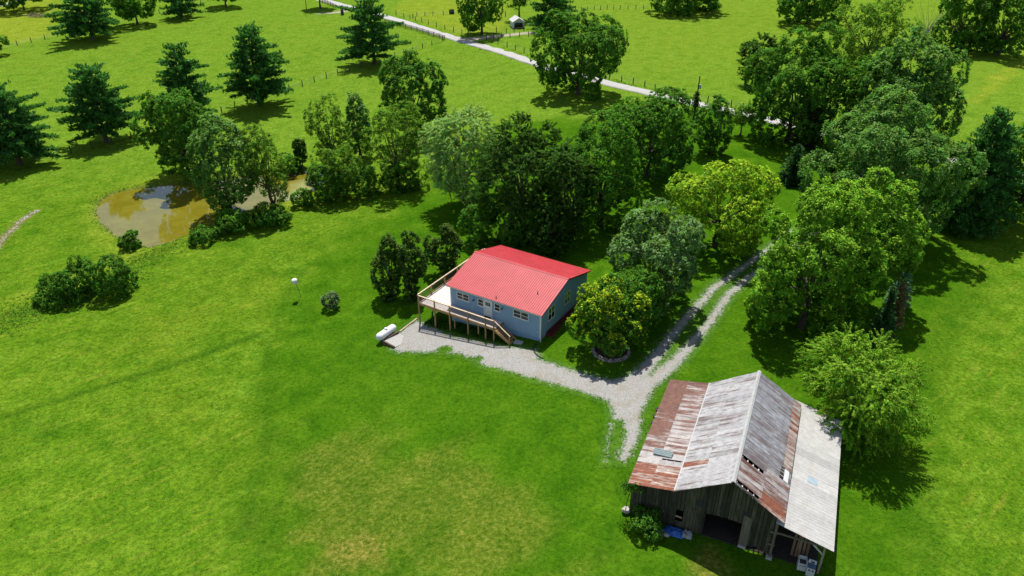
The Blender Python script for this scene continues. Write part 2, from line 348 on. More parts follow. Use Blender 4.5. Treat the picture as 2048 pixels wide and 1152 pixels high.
def zones(x, y):
    wob = 1.1 * np.sin(x * .55 + 1.7 * np.sin(y * .41)) + .7 * np.sin(y * 1.1 - x * .83) + .4 * np.sin(x * 2.3 + y * 1.7)
    lawn = sst(4.5, -3.5, poly_sdf(x, y, LAWN) + 1.3 * wob)
    zm = 1 - lawn
    rm = sst(3, -3, poly_sdf(x, y, RMEAD)); zm = np.maximum(zm, rm * .85)
    dry = .85 * sst(3.0, -4.0, poly_sdf(x, y, DRY) + 1.6 * wob) * .52
    dry = np.maximum(dry, sst(1.8, -1.4, poly_sdf(x, y, DRY2) + .7 * wob)); dry = np.maximum(dry, .9 * sst(.8, -.8, poly_sdf(x, y, DRY3) + .35 * wob))
    far = sst(150, 230, y)
    yel = np.maximum(sst(4, -3, poly_sdf(x, y, TOPYEL)), .75 * sst(4, -3, poly_sdf(x, y, ROADYEL)))
    yel = np.maximum(yel, .55 * sst(2.5, -2, poly_sdf(x, y, BANK)))
    yel = np.maximum(yel, .2 * far * sst(0, 30, x))
    for hp in HAY: yel = np.maximum(yel, sst(1.0, -.3, path_dist(x, y, hp)))
    clov = np.maximum(sst(1.5, -1.5, path_dist(x, y, CLOV)), sst(3, -3, poly_sdf(x, y, CLOV2)))
    clov = np.maximum(clov, sst(3, -3, poly_sdf(x, y, CLOV3))); clov = np.maximum(clov, .8 * sst(3, -3, poly_sdf(x, y, CLOV4)))
    clov = np.maximum(.75 * clov, .35 * zm * (1 - far)); clov = np.maximum(clov, .6 * rm)
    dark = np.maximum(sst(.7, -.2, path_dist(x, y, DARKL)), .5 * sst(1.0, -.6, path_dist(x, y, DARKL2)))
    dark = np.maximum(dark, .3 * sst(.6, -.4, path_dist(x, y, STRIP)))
    soil = .9 * sst(.5, -.3, path_dist(x, y, CREEK))
    pd = poly_sdf(x, y, POND); soil = np.maximum(soil, .8 * sst(.9, .1, np.abs(pd)))
    past = (1 - .6 * lawn) * sst(105, 150, y)
    return dict(zpast=past, zmead=zm, zyel=yel, zdry=dry, zclov=clov, zdark=dark, zsoil=soil)

def axis(lo, hi, step, a, b, g=1.16):
    xs = list(np.arange(lo, hi + .01, step)); s = step
    while xs[-1] < b: s *= g; xs.append(xs[-1] + s)
    s = step
    while xs[0] > a: s *= g; xs.insert(0, xs[0] - s)
    return np.array(xs)
GX = axis(-75, 62, .5, -1500, 1500, 1.05); GY = axis(30, 135, .5, -300, 2500, 1.045)
gx, gy = np.meshgrid(GX, GY); x, y = gx.ravel(), gy.ravel()
V = np.stack([x, y, H(x, y)], 1); nx, ny = len(GX), len(GY)
i = (np.arange(ny - 1)[:, None] * nx + np.arange(nx - 1)[None, :]).ravel()
F = np.stack([i, i + 1, i + nx + 1, i + nx], 1)
tag(place('ground', big_mesh('ground', V, F, M_GRASS, zones(x, y), smooth=True)), kind='structure')

def sheet(name, dist, bounds, cell, mat, lift, reach=.6, gain=1.6):
    x0, y0, x1, y1 = bounds
    xs, ys = np.arange(x0, x1, cell), np.arange(y0, y1, cell); nx, ny = len(xs), len(ys)
    gx, gy = np.meshgrid(xs, ys); X, Y = gx.ravel(), gy.ravel()
    d = dist(X, Y)
    i = (np.arange(ny - 1)[:, None] * nx + np.arange(nx - 1)[None, :]).ravel()
    F = np.stack([i, i + 1, i + nx + 1, i + nx], 1)
    F = F[(d[F].min(1) < reach)]
    used = np.unique(F); mp = np.zeros(len(X), int); mp[used] = np.arange(len(used))
    X, Y, d, F = X[used], Y[used], d[used], mp[F]
    a = zones(X, Y); a['cov'] = np.clip(.32 - d * gain, -1.2, 1.25)
    # follow the ground mesh exactly (bilinear between its own points), lifted
    def gi(G, v): k = np.clip(np.searchsorted(G, v) - 1, 0, len(G) - 2); return k, (v - G[k]) / (G[k + 1] - G[k])
    kx, tx = gi(GX, X); ky, ty = gi(GY, Y); ZG = V[:, 2].reshape(len(GY), len(GX))
    Z = (ZG[ky, kx] * (1 - tx) + ZG[ky, kx + 1] * tx) * (1 - ty) + (ZG[ky + 1, kx] * (1 - tx) + ZG[ky + 1, kx + 1] * tx) * ty
    return tag(place(name, big_mesh(name, np.stack([X, Y, Z + lift], 1), F, mat, a, smooth=True)), kind='structure')

PAD = [(-13.58, 71.32), (-12.61, 72.97), (-11.43, 74.19), (-9.05, 71.99), (-6.85, 70.09), (-3.61, 68.34), (-0.33, 66.61), (2.61, 65.50), (2.88, 63.60), (0.84, 62.60), (-1.28, 63.61), (-3.46, 64.56), (-5.47, 66.25), (-8.06, 67.31), (-9.76, 67.42), (-12.66, 67.92), (-13.81, 68.80)]
DRIVE = [(-2.12, 64.96, 3.0), (0.85, 63.31, 3.2), (2.92, 61.81, 3.0), (5.42, 60.10, 2.8), (7.84, 58.81, 2.9), (9.96, 57.65, 3.2), (11.87, 58.17, 3.4)]
TRACK_L = [(10.77, 58.19, 1.6), (13.39, 60.64, 1.6), (15.84, 64.36, 1.2), (17.78, 67.53, 1.0), (21.13, 72.57, 0.9), (25.11, 78.19, 0.9), (29.09, 82.44, 0.9), (32.34, 85.89, 0.9), (36.36, 90.04, 0.9), (44.10, 97.90, 1.1), (52.19, 106.31, 1.1), (62.64, 120.69, 1.1)]
TRACK_R = [(11.36, 56.98, 1.8), (14.18, 59.20, 1.6), (17.08, 62.45, 1.3), (19.59, 65.87, 1.0), (22.40, 69.98, 0.9), (26.34, 76.49, 0.9), (29.46, 80.08, 0.9), (32.82, 83.52, 0.9), (37.13, 87.78, 0.9), (45.30, 96.18, 1.1), (53.35, 104.93, 1.1), (63.84, 119.47, 1.1)]
JUNC = [(9.08, 58.66), (11.66, 59.23), (14.09, 60.20), (15.44, 60.62), (13.77, 57.34), (12.63, 55.05), (12.01, 53.23), (10.96, 51.70), (10.80, 52.89), (9.60, 53.43), (9.54, 55.34), (9.21, 56.66)]
SPUR = [(11.27, 53.96, 1.8), (11.11, 51.49, 1.3), (10.38, 49.51, 1.0), (9.66, 48.07, 0.7)]
SPUR2 = [(9.36, 52.59, 0.5), (8.59, 49.90, 0.4), (8.13, 47.70, 0.5)]
def drive_d(x, y):
    d = poly_sdf(x, y, PAD)
    for p in (DRIVE, TRACK_L, TRACK_R): d = np.minimum(d, path_dist(x, y, p))
    d = np.minimum(d, poly_sdf(x, y, JUNC)); d = np.minimum(d, path_dist(x, y, SPUR)); d = np.minimum(d, path_dist(x, y, SPUR2) + .25)
    tuft = sst(1.6, .2, np.hypot(x - GT[0], (y - GT[1]) * 1.3))
    d = d + tuft * 1.3
    for q, w in ((GT2, 1.2), (GT3, .9), (GT4, 1.1)): d = d + sst(w, .1, np.hypot(x - q[0], y - q[1])) * .75
    return d
GT, GT2, GT3, GT4 = (-7.37, 67.87), (-11.39, 69.70), (-3.49, 65.22), (-0.76, 65.36)
sheet('driveway', drive_d, (-15, 42, 62, 128), .25, M_GRAVEL, .02)
LANE = [(7.94, 236.74, 2.6), (2.48, 235.67, 2.6), (-3.69, 233.58, 2.8), (-9.75, 231.00, 3.4), (-14.26, 229.65, 5.0)]
GATEL = [(-58.85, 280.64, 3.0), (-60.66, 274.34, 2.6), (-63.96, 272.30, 2.2), (-67.50, 270.79, 1.6)]
sheet('shed_lane', lambda x, y: np.minimum(path_dist(x, y, LANE), path_dist(x, y, GATEL)), (-110, 190, 30, 300), .8, M_DIRT, .05, 1.2, .9)
ROAD = [(-191.91, 278.51, 4.2), (-188.61, 297.61, 4.2), (-189.34, 327.61, 4.2)], [(-97.97, 330.48, 4.2), (-74.71, 302.45, 4.2), (-61.96, 287.21, 4.2), (-49.13, 271.29, 4.2), (-38.59, 258.42, 4.1), (-20.86, 236.47, 4.0), (-3.86, 214.70, 4.0), (9.89, 190.81, 3.9), (25.42, 172.67, 3.9), (39.43, 159.44, 3.9), (47.32, 151.92, 3.9), (54.48, 144.65, 3.9), (61.53, 137.35, 3.9), (70.98, 128.43, 3.9), (85.81, 115.48, 3.9), (96.07, 106.31, 3.9)]
def ribbon(name, pts, mat, lift, n=3):
    P0 = []
    for a, b in zip(pts[:-1], pts[1:]):
        k = max(2, int(hypot(b[0] - a[0], b[1] - a[1]) / 1.5))
        P0 += [tuple(a[j] + (b[j] - a[j]) * t / k for j in range(3)) for t in range(k)]
    P0.append(pts[-1]); A = np.array(P0)
    for _ in range(6): A[1:-1] = (A[:-2] + 2 * A[1:-1] + A[2:]) / 4
    d = np.gradient(A[:, :2], axis=0); d /= np.linalg.norm(d, axis=1)[:, None]; nrm = np.stack([-d[:, 1], d[:, 0]], 1)
    rng = np.random.default_rng(4); jit = rng.normal(0, .07, (len(A), 2)); rows = []
    prof = [(-.5, -.25), (-.49, 0), (-.25, .03), (0, .05), (.25, .03), (.49, 0), (.5, -.25)]
    for t, dz in prof:
        off = A[:, 2] * t + (jit[:, 0] if t < -.4 else jit[:, 1] if t > .4 else 0)
        q = A[:, :2] + nrm * off[:, None]
        rows.append(np.concatenate([q, (H(A[:, 0], A[:, 1]) + lift + dz)[:, None]], 1))
    Vv = np.stack(rows, 1).reshape(-1, 3); m = len(prof); i = (np.arange(len(A) - 1)[:, None] * m + np.arange(m - 1)[None]).ravel()
    Fq = np.stack([i, i + m, i + m + 1, i + 1], 1)
    return tag(place(name, big_mesh(name, Vv, Fq, mat, smooth=False)), kind='structure')
ribbon('road', ROAD[1], M_ROAD, .09); ribbon('far_road', ROAD[0], M_ROAD, .09)

# pond water
px = np.array(POND); cx, cy = px.mean(0)
xs, ys = np.arange(px[:, 0].min() - 2, px[:, 0].max() + 2, .8), np.arange(px[:, 1].min() - 2, px[:, 1].max() + 2, .8)
gx, gy = np.meshgrid(xs, ys); X, Y = gx.ravel(), gy.ravel(); d = poly_sdf(X, Y, POND); nx_, ny_ = len(xs), len(ys)
i = (np.arange(ny_ - 1)[:, None] * nx_ + np.arange(nx_ - 1)[None]).ravel(); F = np.stack([i, i + 1, i + nx_ + 1, i + nx_], 1); F = F[d[F].min(1) < 1.2]
SCUM = [(-39.42, 123.30), (-35.44, 127.51), (-33.78, 126.25), (-34.50, 119.55), (-36.23, 115.98), (-38.56, 115.11)]
tag(place('pond_water', big_mesh('pond_water', np.stack([X, Y, 0 * X + WATER_Z], 1), F, M_WATER, {'scum': sst(1.5, -1.5, poly_sdf(X, Y, SCUM))}, smooth=True)), kind='structure')

# ------------------------------------------------------------------ foliage
def unit(v): return v / (np.linalg.norm(v, axis=-1, keepdims=True) + 1e-9)
def leaf_quads(rng, C, Nn, size, asp, cols, axis=None, fold=.18):
    n = len(C); t = unit(np.cross(Nn, rng.normal(size=(n, 3)))) if axis is None else unit(axis)
    b = unit(np.cross(Nn, t)); s = size[:, None]
    v = np.stack([C - t * s * .5, C + b * s * .5 * asp + Nn * s * fold, C + t * s * .5, C - b * s * .5 * asp + Nn * s * fold], 1).reshape(-1, 3)
    return v, np.repeat(cols, 4, axis=0)
def crown_obj(name, parts, mat, parent):
    V = np.concatenate([p[0] for p in parts]); Cc = np.concatenate([p[1] for p in parts])
    F = np.arange(len(V)).reshape(-1, 4)
    return place(name, big_mesh(name, V, F, mat, cols=np.clip(Cc, .004, .8)), parent)
def vary(rng, base, n, clump=None, v=.22, hue=.12):
    k = 1 + rng.normal(0, v, (n, 1)); h = rng.normal(0, hue, (n, 1))
    if clump is not None: k = k * clump[:, :1]; h = h + clump[:, 1:2]
    c = np.array(base)[None] * np.clip(k, .35, 1.9); c = c * np.concatenate([1 + h, 1 + 0 * h, 1 - h * .6], 1)
    return np.abs(c)

def broad(rng, r, a, zc, L, base, nl=11, clump=.09, cover=1.5, asp=.62, lob=(.34, .52), spread=.6, accent=None, spray=0., droop=0., up=.62, core=.58, low=1.28, gap=.0, taper=0.):
    R0 = (2 * r + a) / 3
    lobes = [(np.zeros(3), core)]
    ga = pi * (3 - sqrt(5)); ph = rng.uniform(0, 6.28)
    for k in range(nl):
        z = 1 - 2 * (k + .5) / nl; q = sqrt(max(0, 1 - z * z)); t = ga * k + ph
        d = np.array([cos(t) * q, sin(t) * q, z]) + rng.normal(0, .26, 3); d /= np.linalg.norm(d)
        if d[2] < -.92: continue
        w = 1 - taper * max(0, d[2])
        if d[2] < 0: w = min(1.45, (1 - d[2] ** 2 + .02) ** -.25)
        lobes.append((d * np.array([w, w, 1]) * spread * rng.uniform(.74, 1.2), rng.uniform(lob[0] * .82, lob[1] * 1.05) * min(1, w) ** .5))
    S = np.array([r, r, a]); parts = []
    cr = max(clump * R0 * .75, 1.3 * L)
    la = .5 * L * L * asp
    pos, nor = [], []
    for k, (c, q) in enumerate(lobes):
        n = int(4 * pi * (q * R0) ** 2 / (cr * cr * 2.6)) + 3
        d = unit(rng.normal(size=(n, 3)))
        p = c + d * q * np.where(rng.random((n, 1)) < .1, rng.uniform(1.05, 1.22, (n, 1)), rng.uniform(.78, 1.05, (n, 1)))
        dd = np.stack([np.linalg.norm(p - c2, axis=1) / q2 for j, (c2, q2) in enumerate(lobes) if j != k] or [np.full(n, 9.)], 1).min(1)
        keep = (dd > .84)
        if gap: keep &= rng.random(n) > gap
        pos.append(p[keep]); nor.append(d[keep])
    p = np.concatenate(pos); d = np.concatenate(nor)
    od = unit(p); d = unit(d * .6 + od * .5)
    # pull far-out clumps to stay within the crown
    ln = np.linalg.norm(p, axis=1, keepdims=True); p = np.where(ln > 1.0, p / ln * (1.0 + (ln - 1) * .6), p)
    p[:, 2] = np.where(p[:, 2] < 0, p[:, 2] * low, p[:, 2]); P = p * S + np.array([0, 0, zc]); P[:, 2] = np.maximum(P[:, 2], .12 + .25 * cr + .6 * max(0, zc - a)); nC = len(P)
    m = max(3, int(cover * pi * cr * cr / la * .72))
    cid = np.repeat(np.arange(nC), m); n = len(cid)
    off = rng.normal(0, .40, (n, 3)) * cr
    off -= d[cid] * (np.sum(off * d[cid], 1, keepdims=True)) * .45
    if spray:
        ax = unit(d * np.array([1, 1, .25]) + np.array([0, 0, .12]) + rng.normal(0, .25, d.shape)); t = rng.uniform(-1, 1, (n, 1))
        off = off * .38 + ax[cid] * t * cr * spray + np.array([0, 0, -1.]) * droop * cr * np.clip(t, 0, 1) ** 2
    Cn = P[cid] + off
    Nn = unit(d[cid] * .5 + unit(off) * .35 + np.array([0, 0, up]) + rng.normal(0, .36, (n, 3)))
    ck = np.stack([1 + rng.normal(0, .24, nC), rng.normal(0, .09, nC)], 1)
    cols = vary(rng, base, n, ck[cid])
    if accent:
        frac, acol, topbias = accent
        fb = frac * np.clip(.35 + d[:, 2] * topbias, .03, 2)
        sel = ((rng.random(nC) < fb)[cid] & (rng.random(n) < .42)) | (rng.random(n) < .22 * fb[cid])
        cols[sel] = vary(rng, acol, int(sel.sum()), v=.2, hue=.05); Nn[sel] = unit(Nn[sel] + np.array([0, 0, .5]))
    size = L * rng.uniform(.75, 1.3, n)
    axis_ = (ax[cid] + rng.normal(0, .35, (n, 3))) if spray else None
    if axis_ is not None: axis_ = axis_ - Nn * np.sum(axis_ * Nn, 1, keepdims=True)
    parts.append(leaf_quads(rng, Cn, Nn, size, asp, cols, axis_))
    return parts, lobes, S

def conifer(rng, r, a, clear, L, base, whorl=.95, perw=7, prof=.75, tuft=.62, nt_=6, ragged=.22, up=.25, dead=False, inner=.35):
    h = 2 * a + clear; Cs, Ax, ck = [], [], []
    z = clear + .02 * h; lp = rng.uniform(0, 6.28); lop = .6 * ragged; prof *= rng.uniform(.8, 1.15)
    while z < h * .985:
        t = (z - clear) / (h - clear)
        R = r * max(.05, (1 - t) ** prof) * (1 if t > .12 else .78 + 1.8 * t)
        nb = max(3, int(perw * (.5 + .7 * (1 - t)))); ph = rng.uniform(0, 6.28)
        for k in range(nb):
            az = ph + 2 * pi * k / nb + rng.normal(0, .25); Rb = R * (1 + rng.normal(0, ragged)) * (1 + lop * sin(az + lp) + .5 * lop * sin(2 * az + 3.1 * lp + 5 * t)); zb = z + rng.normal(0, .5 * whorl * L)
            rise = up * (.3 + t) * rng.uniform(.5, 1.4); sag = .12 * (1 - t)
            nst = max(2, int(Rb * (1 - inner) / (tuft * L * 1.35)) + 1)
            for q in np.linspace(inner if Rb > 1 else .1, 1, nst):
                wid = .26 * Rb * (1.15 - q) + .12 * tuft
                for _ in range(max(1, int(2.6 * wid / (tuft * L)) )):
                    lat = rng.normal(0, .55) * wid
                    x = cos(az) * Rb * q - sin(az) * lat; y = sin(az) * Rb * q + cos(az) * lat
                    zz = zb + rise * Rb * q * .8 - sag * Rb * q * q + rng.normal(0, .07 * whorl)
                    Cs.append((x, y, zz)); Ax.append((cos(az + rng.normal(0, .5)), sin(az + rng.normal(0, .5)), .35 + rise)); ck.append((1 + rng.normal(0, .18), rng.normal(0, .06)))
        z += whorl * L * 2.1 * rng.uniform(.75, 1.2) * (1 - .35 * t)
    C0 = np.array(Cs); A0 = unit(np.array(Ax)); ck = np.array(ck); m = len(C0)
    cid = np.repeat(np.arange(m), nt_); n = len(cid)
    axd = unit(A0[cid] + rng.normal(0, .55, (n, 3)) + np.array([0, 0, .15]))
    Cn = C0[cid] + axd * L * tuft * .5 + rng.normal(0, .22 * L, (n, 3))
    Nn = unit(np.array([0, 0, 1.]) + rng.normal(0, .5, (n, 3))); Nn = unit(Nn - axd * np.sum(Nn * axd, 1, keepdims=True))
    cols = vary(rng, base, n, ck[cid], .2, .1)
    return [leaf_quads(rng, Cn, Nn, L * rng.uniform(.9, 1.5, n), .42, cols, axd, .1)]

def trunk_mesh(rng, h, r0, lobes=None, S=None, zc=0, fork=None, lean=0., conif=False, twin=False):
    mb = MB()
    def stem(dx, top, r0, wob=.25):
        k = 6; pts = [(dx * (i / (k - 1)) + rng.normal(0, wob) * (i > 0) * .5, rng.normal(0, wob) * (i > 0) * .5, -.25 + (top + .25) * i / (k - 1)) for i in range(k)]
        mb.tube(pts, [r0 * (1.35 if i == 0 else 1 - .8 * i / (k - 1)) for i in range(k)], 8); return pts
    if conif: stem(0, h * .97, r0, .08); return mb
    top = fork or h * .55
    pts = stem(lean, top + .3 * (h - top), r0)
    if twin: stem(.9 + lean, top * 1.05, r0 * .8)
    if lobes:
        p0 = np.array(pts[3])
        for c, q in lobes[1:]:
            e = c * S + np.array([0, 0, zc])
            if e[2] < p0[2] + .2: e = e * np.array([.8, .8, 1]); 
            mid = p0 * .5 + e * .5 + np.array([0, 0, -.06 * h]) + rng.normal(0, .15, 3)
            st = p0 if e[2] > p0[2] else np.array(pts[2])
            mb.tube([st, (st + mid) / 2 + rng.normal(0, .08, 3), mid, e], [r0 * .42, r0 * .33, r0 * .24, r0 * .07], 5, False)
    return mb

KIND = dict(  # base albedo and crown settings
 maple=dict(base=(.066, .138, .018)), oak=dict(base=(.064, .134, .018), nl=19, lob=(.20, .40), spread=.72, clump=.085),
 dense=dict(base=(.062, .128, .020), nl=16, taper=.35, cover=1.7), dark=dict(base=(.044, .084, .018), nl=17, lob=(.22, .40), spread=.7, asp=.42, spray=1.3),
 bright=dict(base=(.088, .168, .016), nl=20, lob=(.22, .36), spread=.74, taper=.25, cover=1.6, accent=(.7, (.22, .31, .035), .8)),  # accent paints sunlit yellow-lime highlights onto the upper leaves
 tall=dict(base=(.078, .148, .034), nl=26, lob=(.21, .38), spread=.74, taper=.15, accent=(.35, (.17, .22, .09), .6)),
 poplar=dict(base=(.078, .142, .034), nl=14, taper=.45, accent=(.3, (.18, .23, .11), .6)),
 loose=dict(base=(.092, .150, .022), nl=15, lob=(.22, .38), spread=.74, cover=.8, asp=.4, gap=.22),
 willow=dict(base=(.235, .300, .110), nl=16, cover=1.9, asp=.28, spray=1.5, droop=.4, lob=(.28, .46), spread=.68, accent=(.4, (.27, .32, .14), .6)),
 yellow=dict(base=(.165, .235, .022), nl=16, lob=(.24, .40), spread=.73, cover=1.3, gap=.05, accent=(.6, (.33, .37, .026), .7)),
 silver=dict(base=(.100, .160, .058), nl=17, lob=(.24, .38), spread=.72, accent=(.45, (.20, .25, .15), .5)),
 bloom=dict(low=1.0, base=(.062, .128, .015), nl=18, lob=(.22, .34), spread=.75, accent=(.75, (.34, .33, .018), .75)),
 feather=dict(base=(.112, .190, .018), nl=18, lob=(.24, .38), spread=.74, asp=.34, spray=2.2, droop=.45, cover=1.5, accent=(.6, (.24, .31, .04), .7)),  # accent paints brighter yellow highlights onto the upper sprays
 bush=dict(base=(.062, .130, .018), nl=11, lob=(.28, .46), spread=.66, cover=1.4), holly=dict(base=(.046, .080, .018), nl=14, lob=(.24, .42), spread=.68, taper=.3, cover=1.7, accent=(.3, (.13, .14, .035), .5)),
 column=dict(base=(.040, .082, .018), nl=8, cover=1.7), topiary=dict(base=(.10, .135, .085), nl=4, core=.93, clump=.16, cover=1.5, accent=(.3, (.24, .17, .11), -.6)),
)
CONE = dict(
 pine=dict(base=(.054, .130, .038), whorl=.80, perw=9, prof=.50, ragged=.26, up=.34), softpine=dict(base=(.058, .140, .040), whorl=.72, perw=11, prof=.48, ragged=.16, up=.3), spruce=dict(base=(.040, .078, .034), whorl=.62, perw=9, prof=.85, ragged=.12, up=.05, inner=.3),
 cedar=dict(base=(.078, .085, .036), whorl=.85, perw=8, prof=.5, ragged=.25, up=.5), bluespruce=dict(base=(.12, .18, .165), whorl=.55, perw=9, prof=.85, ragged=.12, up=.05),
 deadspruce=dict(base=(.20, .125, .07), whorl=.6, perw=7, prof=.8, ragged=.2, up=.0),
)
